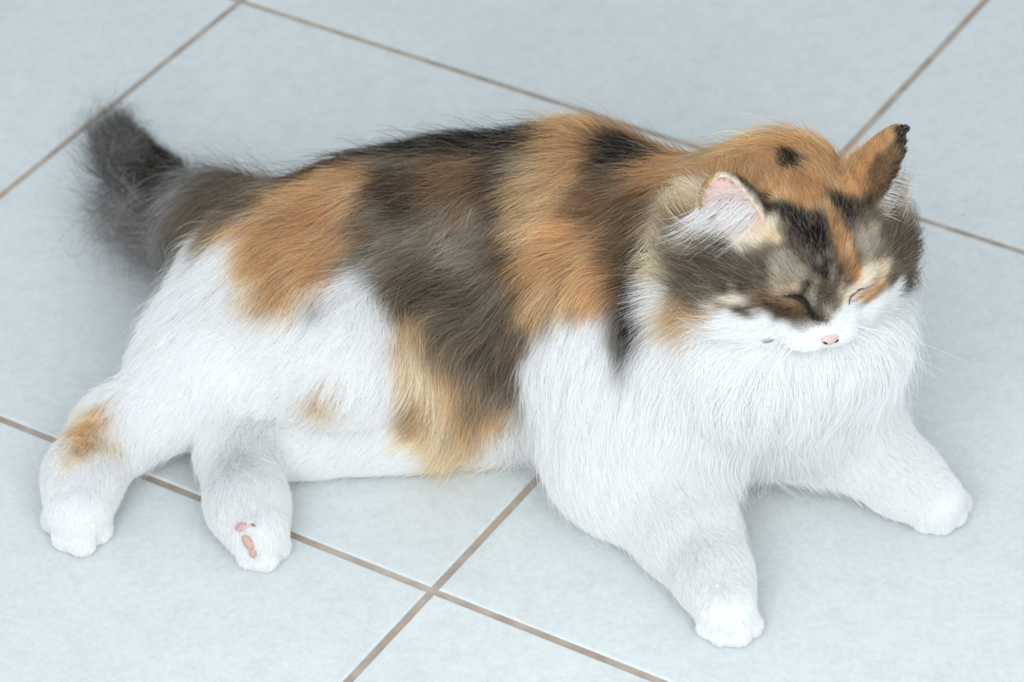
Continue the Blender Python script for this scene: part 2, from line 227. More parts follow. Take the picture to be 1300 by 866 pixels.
    (-239,-111,60,'W'), (-177,-124,69,'W'), (-143,-126,67,'W'), (-119,-131,72,'W'), (-116,-132,74,'W'), (-106,-135,76,'W'), (-101,-136,74,'W'),
    (-75,-133,73,'W'), (-70,-131,70,'W'), (-62,-129,66,'C'), (-55,-127,67,'C'), (-46,-127,67,'C'), (-42,-129,64,'C'), (-35,-130,67,'T'),
    (-28,-131,66,'T'), (-21,-132,68,'T'), (-14,-133,68,'G'), (-8,-135,70,'H'), (-1,-141,74,'G'), (5,-146,81,'W'), (75,-187,110,'W'),
    (170,-204,117,'W'), (191,-198,111,'W'), (-250,-113,53,'Y'), (-246,-113,56,'W'), (-238,-116,60,'W'), (-230,-120,61,'W'), (-161,-126,64,'W'),
    (-157,-127,63,'W'), (-126,-130,66,'W'), (-123,-131,66,'W'), (-117,-134,65,'W'), (-109,-136,65,'A'), (-101,-137,65,'W'), (-76,-135,66,'W'),
    (-69,-132,65,'W'), (-64,-130,59,'T'), (-55,-128,60,'T'), (-47,-129,57,'C'), (-41,-130,61,'C'), (-35,-131,62,'T'), (-26,-134,59,'M'),
    (-22,-134,62,'H'), (-12,-135,64,'L'), (-9,-136,63,'G'), (-1,-142,65,'H'), (7,-151,71,'W'), (11,-156,76,'W'), (18,-163,84,'W'), (46,-182,95,'W'),
    (59,-186,99,'W'), (119,-210,114,'W'), (133,-213,117,'W'), (173,-202,106,'W'), (-251,-120,52,'Y'), (-243,-125,56,'A'), (-237,-126,57,'A'),
    (-230,-126,58,'W'), (-224,-128,57,'W'), (-215,-127,57,'W'), (-174,-129,58,'W'), (-161,-129,57,'W'), (-142,-127,56,'W'), (-130,-129,53,'W'),
    (-123,-132,57,'W'), (-117,-133,57,'A'), (-109,-136,59,'A'), (-100,-137,58,'W'), (-82,-136,57,'W'), (-73,-134,56,'W'), (-70,-133,55,'W'),
    (-61,-130,50,'T'), (-55,-129,53,'T'), (-48,-130,53,'C'), (-44,-131,52,'C'), (-33,-133,53,'T'), (-26,-135,53,'T'), (-24,-135,52,'H'),
    (-13,-137,54,'A'), (-6,-139,55,'T'), (-1,-142,59,'G'), (4,-148,61,'W'), (10,-155,66,'W'), (37,-181,86,'W'), (51,-186,92,'W'), (167,-197,92,'W'),
    (174,-193,90,'W'), (186,-187,85,'W'), (211,-159,64,'W'), (-250,-132,53,'A'), (-243,-136,54,'A'), (-239,-133,55,'A'), (-227,-133,54,'W'),
    (-223,-133,54,'W'), (-163,-135,52,'W'), (-123,-129,44,'W'), (-119,-130,45,'W'), (-112,-132,45,'W'), (-105,-135,51,'W'), (-75,-133,43,'W'),
    (-67,-133,44,'Y'), (-61,-132,46,'M'), (-54,-132,46,'T'), (-47,-131,44,'C'), (-41,-132,44,'C'), (-36,-133,43,'T'), (-30,-135,45,'T'),
    (-24,-135,45,'T'), (-15,-136,48,'A'), (-8,-138,48,'T'), (-1,-142,53,'W'), (3,-146,50,'W'), (17,-167,69,'W'), (55,-190,86,'W'), (101,-199,91,'W'),
    (138,-210,100,'W'), (169,-190,79,'W'), (198,-173,65,'W'), (204,-170,61,'W'), (-262,-139,48,'W'), (-258,-143,51,'Y'), (-250,-140,54,'A'),
    (-242,-145,53,'A'), (-238,-141,53,'Y'), (-231,-139,52,'Y'), (-221,-137,50,'W'), (-217,-136,48,'W'), (-197,-131,41,'W'), (-150,-144,48,'W'),
    (-122,-131,39,'W'), (-110,-131,39,'W'), (-103,-134,36,'W'), (-81,-134,40,'W'), (-76,-135,40,'W'), (-69,-137,38,'Y'), (-61,-137,39,'C'),
    (-54,-136,40,'T'), (-48,-135,37,'C'), (-44,-133,38,'Y'), (-37,-132,36,'C'), (-30,-134,38,'T'), (-24,-134,36,'T'), (-15,-136,37,'W'),
    (-9,-135,33,'W'), (-4,-137,36,'W'), (22,-176,68,'W'), (55,-193,82,'W'), (107,-198,81,'W'), (116,-197,79,'W'), (139,-199,80,'W'),
    (163,-190,74,'W'), (225,-163,50,'W'), (-261,-149,50,'W'), (-258,-149,51,'Y'), (-247,-155,51,'A'), (-241,-151,52,'Y'), (-235,-150,50,'W'),
    (-228,-146,47,'Y'), (-225,-145,46,'Y'), (-215,-139,40,'W'), (-192,-131,34,'W'), (-185,-137,35,'W'), (-170,-149,45,'W'), (-116,-135,34,'W'),
    (-90,-137,33,'W'), (-81,-138,34,'W'), (-75,-138,34,'W'), (-71,-139,32,'Y'), (-65,-140,31,'Y'), (-54,-139,33,'C'), (-50,-138,33,'C'),
    (-44,-135,31,'T'), (-37,-129,21,'C'), (-31,-130,23,'C'), (-24,-132,27,'C'), (-17,-133,29,'W'), (-10,-132,25,'W'), (48,-195,72,'W'),
    (65,-199,76,'W'), (78,-201,75,'W'), (131,-188,61,'W'), (135,-190,66,'W'), (155,-188,62,'W'), (190,-179,51,'W'), (197,-177,51,'W'),
    (211,-175,50,'W'), (-268,-152,43,'W'), (-262,-153,48,'W'), (-255,-158,49,'Y'), (-248,-161,49,'W'), (-244,-161,48,'W'), (-234,-158,46,'W'),
    (-228,-156,43,'W'), (-223,-149,40,'W'), (-219,-144,38,'W'), (-210,-136,27,'W'), (-198,-129,25,'W'), (-177,-149,40,'W'), (-115,-139,24,'W'),
    (-84,-139,27,'W'), (-76,-139,27,'W'), (-69,-140,24,'W'), (-65,-140,23,'W'), (-57,-140,25,'W'), (-51,-139,26,'C'), (-43,-133,17,'C'),
    (-29,-123,11,'C'), (-22,-116,2,'C'), (-16,-124,11,'W'), (19,-178,54,'W'), (28,-189,58,'W'), (58,-201,68,'W'), (68,-204,69,'W'), (96,-201,71,'W'),
    (148,-186,55,'W'), (164,-183,48,'W'), (170,-181,46,'W'), (191,-179,47,'W'), (218,-180,46,'W'), (-273,-151,34,'W'), (-263,-159,44,'W'),
    (-254,-165,45,'W'), (-247,-167,46,'W'), (-244,-164,47,'W'), (-218,-146,27,'W'), (-156,-173,48,'W'), (-130,-165,37,'W'), (-96,-138,15,'W'),
    (-77,-139,18,'W'), (-71,-138,15,'W'), (-64,-139,17,'W'), (-56,-137,14,'W'), (-50,-136,15,'C'), (22,-186,47,'W'), (51,-204,61,'W'),
    (70,-206,67,'W'), (148,-174,34,'W'), (170,-178,38,'W'), (-256,-170,42,'W'), (-228,-165,35,'W'), (-148,-182,45,'W'), (-134,-175,41,'W'),
    (-117,-136,7,'W'), (26,-189,47,'W'), (51,-206,56,'W'), (95,-215,61,'W'), (213,-190,36,'W'), (-253,-179,39,'W'), (-241,-179,38,'W'),
    (-224,-163,23,'W'), (-152,-188,43,'W'), (-150,-189,42,'W'), (22,-185,35,'W'), (35,-199,46,'W'), (62,-213,52,'W'), (76,-218,57,'W'),
    (86,-220,57,'W'), (190,-179,17,'W'), (195,-184,21,'W'), (246,-195,31,'W'), (255,-185,23,'W'), (-254,-183,35,'W'), (-243,-182,36,'W'),
    (-176,-181,30,'W'), (-131,-187,34,'W'), (25,-185,23,'W'), (57,-213,46,'W'), (86,-226,55,'W'), (92,-226,56,'W'), (257,-183,13,'W'),
    (-272,-169,13,'W'), (-255,-187,28,'W'), (-236,-184,26,'W'), (-136,-196,35,'W'), (37,-198,23,'W'), (51,-211,37,'W'), (111,-231,49,'W'),
    (213,-192,9,'W'), (227,-202,22,'W'), (240,-203,20,'W'), (-227,-175,6,'W'), (-149,-205,32,'W'), (73,-231,44,'W'), (100,-238,50,'W'),
    (113,-239,47,'W'), (240,-202,8,'W'), (-263,-185,12,'W'), (-144,-209,26,'W'), (78,-239,40,'W'), (86,-242,43,'W'), (93,-244,46,'W'),
    (110,-249,46,'W'), (-252,-193,10,'W'), (-166,-192,2,'W'), (-154,-210,20,'W'), (-137,-209,17,'W'), (81,-246,36,'W'), (98,-251,45,'W'),
    (127,-244,37,'W'), (91,-257,38,'W'), (97,-259,41,'W'), (106,-259,43,'W'), (86,-257,33,'W'), (105,-265,40,'W'), (80,-251,20,'W'),
    (121,-279,31,'W'), (130,-271,24,'W'), (99,-281,25,'W'), (129,-276,21,'W'), (129,-278,15,'W'), (109,-287,8,'W'), (-237,182,45,'N'),
    (-244,179,44,'N'), (-242,179,43,'N'), (-236,181,43,'N'), (-233,180,43,'N'), (-249,177,39,'K'), (-244,176,39,'N'), (-240,174,42,'N'),
    (-236,169,43,'N'), (-250,174,37,'K'), (-246,174,36,'K'), (-241,167,40,'N'), (-236,163,43,'N'), (-229,170,40,'N'), (-249,172,34,'K'),
    (-245,171,34,'K'), (-239,161,41,'N'), (-235,158,44,'N'), (-231,154,45,'N'), (-227,150,46,'N'), (-220,153,44,'N'), (-246,169,32,'K'),
    (-241,163,35,'K'), (-234,150,43,'N'), (-230,145,46,'N'), (-223,147,46,'N'), (-218,146,44,'N'), (-210,137,51,'N'), (-240,157,34,'K'),
    (-234,145,40,'K'), (-231,142,44,'N'), (-222,133,50,'N'), (-209,134,47,'N'), (-241,152,34,'K'), (-237,146,35,'K'), (-230,136,44,'N'),
    (-226,126,48,'N'), (-218,122,52,'N'), (-213,122,52,'N'), (-235,142,34,'K'), (-230,128,43,'K'), (-225,123,48,'N'), (-220,120,51,'N'),
    (-212,118,51,'N'), (-209,116,51,'N'), (-202,127,43,'N'), (-231,128,39,'K'), (-226,120,46,'K'), (-221,113,47,'N'), (-216,109,50,'N'),
    (-203,110,51,'N'), (-202,113,48,'N'), (-196,110,49,'K'), (-231,124,38,'K'), (-227,119,40,'K'), (-222,112,45,'K'), (-215,106,50,'N'),
    (-212,100,52,'N'), (-203,100,54,'N'), (-199,102,52,'N'), (-194,94,55,'K'), (-190,95,57,'K'), (-187,87,61,'K'), (-182,71,72,'S'),
    (-231,119,34,'K'), (-222,112,41,'K'), (-216,101,49,'N'), (-213,98,51,'N'), (-207,87,56,'N'), (-202,85,58,'N'), (-199,85,59,'N'), (-194,88,57,'K'),
    (-192,92,54,'K'), (-188,85,58,'K'), (-225,115,32,'K'), (-221,113,35,'K'), (-214,96,48,'N'), (-211,90,51,'N'), (-205,81,57,'N'), (-203,78,58,'N'),
    (-199,78,60,'N'), (-193,71,62,'K'), (-188,62,69,'K'), (-184,58,72,'K'), (-221,100,37,'S'), (-217,100,38,'K'), (-212,85,49,'K'), (-205,77,56,'N'),
    (-203,74,57,'N'), (-196,68,60,'N'), (-193,66,63,'S'), (-189,56,69,'S'), (-183,51,73,'S'), (-217,86,43,'S'), (-210,77,48,'K'), (-206,73,52,'K'),
    (-201,69,56,'K'), (-196,64,59,'K'), (-193,58,64,'S'), (-189,50,68,'S'), (-216,83,42,'S'), (-211,78,44,'S'), (-206,72,51,'K'), (-201,67,53,'K'),
    (-196,58,58,'S'), (-191,50,64,'S'), (-214,76,41,'S'), (-211,78,41,'S'), (-205,70,46,'S'), (-203,68,46,'S'), (-197,58,55,'S'), (-208,73,37,'S'),
    (107,-176,266,'T'), (110,-177,266,'T'), (101,-181,266,'T'), (180,-129,228,'O'), (182,-128,227,'O'), (184,-130,228,'O'), (107,-179,261,'T'),
    (146,-129,226,'O'), (152,-130,226,'O'), (155,-128,225,'O'), (158,-127,225,'O'), (159,-129,225,'O'), (179,-127,223,'A'), (181,-130,224,'A'),
    (184,-133,226,'O'), (186,-136,229,'O'), (104,-182,261,'T'), (138,-134,226,'O'), (141,-135,227,'O'), (146,-136,228,'O'), (148,-138,229,'N'),
    (152,-138,229,'N'), (153,-141,230,'N'), (155,-140,230,'N'), (157,-140,229,'O'), (161,-139,228,'O'), (180,-130,222,'A'), (183,-133,224,'A'),
    (184,-137,226,'A'), (140,-141,228,'O'), (143,-144,229,'O'), (145,-143,230,'O'), (148,-143,230,'N'), (153,-148,232,'N'), (156,-146,231,'N'),
    (158,-146,231,'N'), (160,-144,230,'O'), (163,-144,229,'O'), (167,-139,226,'O'), (169,-140,226,'O'), (171,-137,224,'O'), (175,-128,217,'O'),
    (178,-127,218,'O'), (179,-130,219,'A'), (182,-140,225,'A'), (184,-148,230,'A'), (142,-149,231,'O'), (145,-153,232,'O'), (148,-150,232,'N'),
    (150,-153,233,'N'), (152,-155,233,'N'), (155,-152,232,'N'), (158,-151,232,'N'), (159,-152,232,'N'), (161,-154,232,'O'), (175,-142,223,'O'),
    (179,-135,220,'O'), (181,-147,227,'O'), (182,-147,228,'A'), (114,-188,255,'O'), (126,-139,221,'O'), (133,-147,227,'O'), (134,-151,228,'O'),
    (141,-157,232,'O'), (144,-156,232,'O'), (146,-156,233,'N'), (149,-159,234,'N'), (152,-159,234,'N'), (154,-161,234,'N'), (157,-159,234,'N'),
    (158,-161,234,'O'), (162,-158,233,'O'), (163,-158,233,'O'), (167,-154,231,'O'), (170,-152,229,'O'), (176,-146,225,'O'), (180,-150,226,'O'),
    (183,-153,229,'O'), (184,-155,230,'O'), (104,-181,248,'T'), (106,-182,249,'O'), (108,-189,254,'O'), (112,-191,254,'O'), (114,-190,255,'O'),
    (116,-190,255,'O'), (130,-152,226,'O'), (144,-162,233,'O'), (145,-162,233,'O'), (148,-165,234,'O'), (151,-164,234,'O'), (154,-165,235,'O'),
    (156,-163,234,'O'), (158,-163,234,'O'), (161,-163,234,'O'), (163,-165,234,'O'), (166,-164,233,'O'), (169,-163,232,'O'), (180,-153,226,'O'),
    (105,-184,248,'T'), (107,-187,249,'T'), (109,-193,253,'O'), (112,-193,254,'O'), (113,-193,254,'O'), (117,-191,252,'O'), (121,-190,250,'O'),
    (124,-189,251,'O'), (127,-189,249,'O'), (129,-187,248,'O'), (134,-159,229,'O'), (137,-162,231,'O'), (138,-164,232,'O'), (149,-167,234,'O'),
    (151,-169,234,'D'), (153,-170,234,'D'), (155,-169,234,'D'), (158,-169,234,'D'), (161,-167,234,'D'), (164,-167,234,'O'), (166,-169,233,'O'),
    (169,-165,232,'O'), (171,-166,232,'O'), (174,-164,230,'O'), (182,-162,228,'O'), (104,-188,247,'T'), (106,-190,248,'T'), (123,-192,250,'N'),
    (126,-191,249,'N'), (129,-191,248,'N'), (134,-164,230,'O'), (135,-167,230,'O'), (140,-168,232,'O'), (146,-170,234,'O'), (148,-171,234,'O'),
    (151,-172,234,'D'), (152,-172,234,'D'), (160,-172,234,'D'), (163,-171,234,'D'), (166,-173,233,'D'), (168,-171,232,'O'), (171,-168,231,'O'),
    (174,-168,230,'O'), (178,-165,228,'O'), (182,-165,227,'O'), (185,-167,228,'O'), (99,-186,244,'T'), (126,-194,248,'N'), (129,-193,247,'N'),
    (132,-192,245,'N'), (136,-170,231,'O'), (138,-172,231,'O'), (141,-174,232,'O'), (144,-175,233,'O'), (147,-174,233,'O'), (149,-176,233,'D'),
    (152,-177,233,'D'), (158,-175,234,'D'), (163,-175,233,'D'), (166,-174,233,'D'), (168,-174,232,'D'), (170,-175,231,'D'), (172,-174,231,'O'),
    (183,-167,227,'O'), (188,-170,228,'O'), (192,-173,229,'O'), (196,-174,231,'H'), (197,-175,230,'H'), (201,-175,232,'H'), (202,-175,230,'H'),
    (205,-174,230,'H'), (207,-173,230,'H'), (211,-169,225,'H'), (214,-164,223,'H'), (216,-165,224,'H'), (97,-186,240,'T'), (100,-189,243,'T'),
    (102,-192,244,'T'), (104,-192,245,'T'), (106,-194,245,'T'), (131,-194,244,'N'), (134,-191,241,'N'), (136,-188,240,'C'), (139,-178,232,'O'),
    (142,-178,232,'O'), (145,-179,232,'O'), (148,-179,232,'O'), (150,-179,233,'O'), (152,-178,233,'D'), (155,-180,233,'D'), (159,-180,233,'D'),
    (165,-177,232,'D'), (168,-177,231,'D'), (170,-176,231,'D'), (173,-176,230,'O'), (176,-174,229,'O'), (179,-172,227,'O'), (180,-172,227,'O'),
    (183,-171,225,'O'), (188,-173,226,'O'), (190,-173,227,'O'), (192,-174,228,'O'), (195,-175,229,'B'), (198,-176,228,'H'), (201,-176,228,'H'),
    (203,-175,229,'H'), (208,-172,225,'H'), (217,-166,221,'H'), (219,-167,221,'H'), (100,-190,240,'T'), (104,-193,242,'T'), (107,-195,243,'C'),
    (133,-194,241,'N'), (136,-192,239,'N'), (140,-181,233,'C'), (142,-181,232,'C'), (145,-181,232,'O'), (147,-182,232,'O'), (150,-181,232,'O'),
    (152,-182,232,'O'), (155,-182,232,'D'), (167,-181,231,'D'), (170,-181,230,'D'), (172,-179,229,'N'), (176,-179,228,'N'), (178,-178,227,'N'),
    (180,-175,226,'O'), (184,-173,225,'O'), (185,-173,224,'O'), (188,-174,225,'O'), (190,-174,225,'B'), (192,-175,226,'B'), (195,-177,226,'B'),
    (197,-176,227,'H'), (200,-177,227,'H'), (203,-176,226,'H'), (204,-175,225,'H'), (216,-167,219,'H'), (95,-184,233,'T'), (97,-188,236,'T'),
    (99,-190,236,'T'), (103,-194,239,'T'), (106,-195,240,'C'), (134,-194,239,'N'), (136,-193,238,'N'), (139,-188,234,'N'), (141,-186,232,'N'),
    (145,-186,231,'N'), (146,-184,231,'C'), (149,-185,231,'O'), (152,-185,231,'O'), (155,-186,231,'D'), (157,-186,231,'D'), (158,-185,231,'D'),
    (161,-186,230,'D'), (166,-184,230,'D'), (169,-184,229,'D'), (172,-183,228,'N'), (174,-183,228,'N'), (177,-180,227,'N'), (180,-178,226,'N'),
    (182,-177,224,'N'), (184,-177,223,'B'), (188,-175,223,'B'), (190,-175,223,'B'), (195,-177,224,'B'), (197,-177,223,'H'), (203,-176,223,'H'),
    (206,-174,221,'H'), (210,-166,214,'H'), (212,-167,216,'H'), (216,-168,216,'H'), (220,-169,216,'H'), (95,-185,230,'C'), (97,-188,233,'T'),
    (100,-191,234,'T'), (101,-192,236,'T'), (103,-194,237,'T'), (107,-196,238,'C'), (142,-187,231,'N'), (145,-187,230,'N'), (146,-188,230,'N'),
    (149,-188,230,'N'), (151,-187,230,'O'), (154,-188,230,'O'), (156,-188,230,'O'), (159,-189,230,'O'), (161,-187,230,'D'), (163,-188,229,'D'),
    (167,-187,228,'D'), (170,-186,228,'C'), (171,-186,228,'C'), (174,-185,227,'N'), (177,-182,226,'N'), (179,-183,225,'N'), (182,-180,223,'N'),
    (184,-179,222,'B'), (189,-178,221,'B'), (192,-178,221,'B'), (194,-178,221,'B'), (197,-178,222,'H'), (199,-177,221,'H'), (209,-167,212,'H'),
    (212,-168,213,'H'), (214,-169,213,'H'), (217,-169,214,'H'), (94,-181,224,'C'), (97,-188,229,'T'), (100,-191,231,'T'), (102,-193,233,'T'),
    (104,-194,233,'G'), (106,-196,233,'C'), (141,-192,230,'N'), (147,-190,228,'N'), (149,-190,229,'N'), (151,-190,228,'N'), (153,-190,229,'N'),
    (155,-190,229,'N'), (158,-190,229,'O'), (161,-191,228,'O'), (164,-190,228,'O'), (166,-190,227,'C'), (169,-189,227,'D'), (171,-188,227,'D'),
    (173,-187,226,'H'), (176,-186,225,'N'), (180,-185,223,'N'), (183,-182,222,'N'), (185,-181,221,'B'), (188,-180,220,'B'), (190,-179,219,'B'),
    (192,-179,219,'B'), (196,-179,218,'G'), (197,-178,218,'G'), (206,-169,211,'Y'), (209,-168,211,'Y'), (211,-169,211,'H'), (214,-170,211,'H'),
    (216,-172,211,'H'), (94,-180,220,'C'), (98,-189,227,'T'), (99,-191,227,'T'), (102,-193,230,'G'), (105,-194,230,'G'), (106,-195,231,'G'),
    (141,-193,227,'N'), (156,-193,227,'N'), (159,-193,228,'N'), (161,-193,227,'N'), (164,-192,226,'N'), (165,-192,227,'H'), (169,-191,226,'D'),
    (171,-191,225,'D'), (175,-190,224,'D'), (177,-189,223,'N'), (179,-188,223,'N'), (181,-186,221,'N'), (185,-184,220,'B'), (187,-181,219,'B'),
    (190,-181,217,'N'), (192,-180,217,'H'), (195,-179,216,'G'), (198,-178,215,'G'), (201,-176,214,'G'), (203,-174,212,'Y'), (206,-167,207,'Y'),
    (211,-155,196,'G'), (214,-155,197,'Y'), (214,-170,209,'Y'), (216,-173,210,'H'), (95,-182,219,'C'), (97,-187,222,'T'), (99,-190,225,'G'),
    (101,-192,226,'G'), (103,-193,226,'L'), (107,-196,228,'G'), (144,-195,225,'N'), (147,-194,226,'N'), (152,-194,226,'N'), (158,-195,226,'N'),
    (161,-195,225,'N'), (163,-195,225,'N'), (166,-195,224,'N'), (168,-194,225,'D'), (171,-193,224,'D'), (174,-193,223,'B'), (177,-191,222,'D'),
    (179,-190,221,'N'), (181,-190,220,'N'), (184,-187,219,'N'), (186,-186,217,'N'), (189,-183,216,'H'), (192,-181,214,'G'), (195,-180,214,'G'),
    (200,-176,210,'G'), (205,-165,202,'G'), (207,-160,198,'G'), (211,-155,195,'G'), (215,-154,194,'G'), (216,-155,193,'G'), (219,-156,194,'Y'),
    (222,-159,196,'H'), (95,-182,215,'G'), (96,-185,219,'G'), (100,-190,222,'G'), (101,-191,222,'L'), (105,-194,225,'G'), (107,-195,225,'G'),
    (108,-196,225,'G'), (141,-196,224,'L'), (143,-196,224,'N'), (146,-196,224,'N'), (149,-196,225,'N'), (164,-197,223,'N'), (166,-197,223,'N'),
    (168,-196,223,'H'), (171,-195,223,'D'), (174,-195,221,'B'), (176,-194,220,'D'), (179,-193,219,'N'), (182,-191,218,'N'), (184,-189,218,'N'),
    (186,-188,216,'G'), (189,-185,214,'G'), (192,-183,212,'G'), (196,-180,211,'G'), (197,-179,210,'G'), (200,-176,207,'G'), (204,-170,203,'G'),
    (209,-161,196,'H'), (212,-156,192,'H'), (214,-156,192,'H'), (217,-155,191,'G'), (219,-158,194,'H'), (220,-157,193,'H'), (95,-181,212,'G'),
    (98,-186,215,'G'), (99,-188,216,'L'), (102,-191,220,'L'), (104,-193,220,'L'), (106,-194,221,'L'), (109,-196,223,'G'), (141,-197,222,'L'),
    (143,-198,222,'H'), (145,-198,222,'C'), (147,-199,222,'N'), (151,-199,222,'N'), (154,-199,223,'N'), (157,-200,222,'N'), (164,-200,222,'N'),
    (165,-199,221,'N'), (169,-199,221,'H'), (171,-197,220,'D'), (173,-197,220,'D'), (176,-196,219,'D'), (179,-195,218,'H'), (181,-194,217,'H'),
    (183,-192,217,'G'), (187,-189,215,'G'), (189,-187,213,'G'), (192,-184,211,'G'), (195,-183,208,'L'), (198,-179,206,'G'), (201,-175,204,'H'),
    (204,-173,201,'H'), (207,-167,198,'H'), (211,-160,192,'H'), (213,-158,189,'H'), (216,-158,190,'H'), (219,-158,189,'H'), (221,-161,191,'H'),
    (97,-183,210,'G'), (100,-189,215,'L'), (102,-191,216,'L'), (105,-192,216,'L'), (106,-194,219,'L'), (108,-195,218,'G'), (139,-199,220,'C'),
    (141,-199,220,'L'), (144,-199,221,'H'), (145,-200,221,'H'), (149,-201,221,'N'), (151,-201,221,'N'), (152,-201,221,'N'), (156,-201,222,'N'),
    (160,-201,221,'N'), (166,-200,221,'N'), (168,-200,220,'N'), (170,-199,220,'H'), (172,-199,218,'D'), (175,-198,218,'A'), (178,-196,217,'D'),
    (181,-195,216,'H'), (185,-193,214,'G'), (187,-191,213,'G'), (189,-190,211,'L'), (193,-186,208,'L'), (195,-183,207,'L'), (198,-181,204,'L'),
    (201,-176,201,'H'), (205,-173,198,'H'), (97,-181,205,'G'), (100,-186,209,'G'), (101,-188,210,'L'), (104,-191,212,'G'), (107,-193,214,'G'),
    (108,-194,215,'G'), (112,-195,215,'G'), (114,-196,215,'G'), (116,-196,216,'C'), (119,-196,215,'Y'), (122,-198,217,'Y'), (123,-198,216,'Y'),
    (128,-198,217,'C'), (134,-199,217,'C'), (139,-200,218,'C'), (140,-201,218,'C'), (144,-202,218,'L'), (146,-202,219,'H'), (149,-203,219,'H'),
    (151,-203,219,'H'), (153,-203,219,'H'), (155,-203,219,'N'), (169,-201,218,'N'), (171,-201,218,'H'), (173,-200,217,'D'), (175,-200,216,'B'),
    (178,-199,215,'D'), (180,-198,214,'D'), (183,-196,212,'G'), (186,-194,211,'L'), (189,-192,209,'L'), (192,-189,207,'L'), (195,-185,205,'L'),
    (197,-182,203,'L'), (200,-180,200,'G'), (204,-176,197,'H'), (206,-174,196,'H'), (210,-168,192,'H'), (99,-184,204,'H'), (102,-189,209,'G'),
    (105,-191,211,'G'), (107,-192,210,'G'), (109,-193,211,'G'), (111,-195,212,'G'), (114,-195,211,'G'), (116,-196,214,'Y'), (119,-196,213,'Y'),
    (121,-197,213,'Y'), (124,-198,214,'Y'), (125,-198,213,'Y'), (129,-199,214,'Y'), (131,-199,215,'Y'), (134,-200,215,'Y'), (136,-201,215,'Y'),
    (139,-201,216,'C'), (141,-202,216,'C'), (142,-202,217,'C'), (145,-203,217,'H'), (148,-204,217,'H'), (150,-204,218,'H'), (153,-205,217,'H'),
    (155,-204,218,'N'), (158,-205,217,'N'), (161,-204,218,'N'), (168,-204,216,'N'), (171,-203,216,'H'), (172,-202,216,'D'), (176,-202,214,'A'),
    (177,-200,214,'D'), (180,-199,213,'A'), (184,-197,211,'L'), (186,-196,209,'L'), (188,-193,209,'L'), (197,-185,201,'L'), (201,-181,199,'G'),
    (203,-179,197,'H'), (205,-176,195,'H'), (218,-163,184,'H'), (99,-182,201,'H'), (102,-186,202,'H'), (104,-189,206,'H'), (106,-190,206,'H'),
    (108,-192,208,'H'), (112,-194,208,'H'), (115,-195,209,'G'), (116,-195,210,'G'), (119,-197,209,'Y'), (122,-198,210,'Y'), (123,-198,211,'Y'),
    (126,-199,210,'Y'), (129,-200,212,'Y'), (132,-200,213,'Y'), (133,-201,213,'Y'), (136,-202,214,'G'), (137,-202,214,'G'), (141,-204,214,'G'),
    (143,-204,215,'G'), (146,-205,215,'G'), (147,-205,216,'H'), (149,-205,216,'H'), (153,-206,215,'H'), (155,-206,215,'H'), (157,-206,215,'N'),
    (160,-206,216,'N'), (168,-206,214,'N'), (171,-205,214,'H'), (173,-204,213,'D'), (175,-203,213,'D'), (178,-202,212,'D'), (180,-201,210,'A'),
    (183,-199,210,'H'), (187,-197,207,'L'), (188,-196,206,'L'), (194,-189,202,'L'), (198,-186,198,'L'), (200,-184,197,'G'), (204,-180,195,'H'),
    (205,-179,193,'H'), (209,-174,190,'H'), (216,-164,181,'H'), (218,-163,181,'H'), (220,-163,180,'H'), (99,-179,196,'H'), (108,-190,203,'H'),
    (109,-191,204,'H'), (112,-194,206,'H'), (114,-195,206,'G'), (117,-196,207,'G'), (118,-197,208,'G'), (121,-198,209,'Y'), (124,-199,209,'G'),
    (126,-199,209,'G'), (128,-201,209,'G'), (131,-201,211,'G'), (133,-202,211,'G'), (135,-203,211,'G'), (138,-204,212,'G'), (141,-206,212,'L'),
    (142,-205,213,'G'), (145,-207,212,'L'), (148,-207,214,'H'), (151,-208,213,'H'), (153,-208,213,'H'), (156,-208,214,'H'), (157,-208,213,'H'),
    (160,-208,214,'N'), (162,-208,213,'N'), (165,-207,213,'N'), (168,-207,212,'N'), (170,-206,212,'N'), (172,-207,211,'H'), (176,-204,211,'D'),
    (178,-204,209,'A'), (181,-203,208,'A'), (184,-201,207,'H'), (185,-199,207,'L'), (188,-198,204,'L'), (192,-194,201,'L'), (195,-191,199,'L'),
    (197,-189,198,'L'), (200,-186,194,'G'), (203,-182,193,'G'), (205,-180,192,'H'), (210,-176,187,'H'), (216,-164,180,'H'), (219,-166,179,'G'),
    (221,-163,178,'H'), (111,-193,202,'H'), (113,-195,202,'H'), (117,-197,204,'H'), (118,-197,205,'H'), (121,-199,206,'H'), (123,-201,206,'H'),
    (126,-201,207,'H'), (128,-202,207,'H'), (131,-203,208,'G'), (134,-204,209,'G'), (136,-205,210,'G'), (139,-206,210,'L'), (140,-207,210,'L'),
    (143,-207,210,'L'), (146,-208,211,'L'), (147,-208,211,'L'), (150,-208,212,'H'), (153,-208,212,'H'), (155,-209,211,'H'), (158,-209,212,'H'),
    (159,-210,211,'N'), (162,-209,212,'N'), (164,-209,211,'N'), (168,-208,211,'N'), (169,-208,210,'L'), (173,-208,209,'H'), (176,-207,208,'D'),
    (178,-205,208,'A'), (180,-205,207,'D'), (183,-202,206,'D'), (186,-200,203,'G'), (189,-198,201,'L'), (192,-195,200,'L'), (194,-194,197,'L'),
    (197,-190,196,'G'), (199,-188,194,'G'), (203,-185,191,'G'), (206,-181,189,'H'), (209,-178,186,'H'), (212,-173,183,'H'), (216,-166,177,'H'),
    (219,-165,176,'H'), (220,-166,175,'H'), (103,-185,193,'H'), (105,-188,195,'H'), (112,-195,201,'H'), (113,-197,201,'H'), (128,-204,206,'H'),
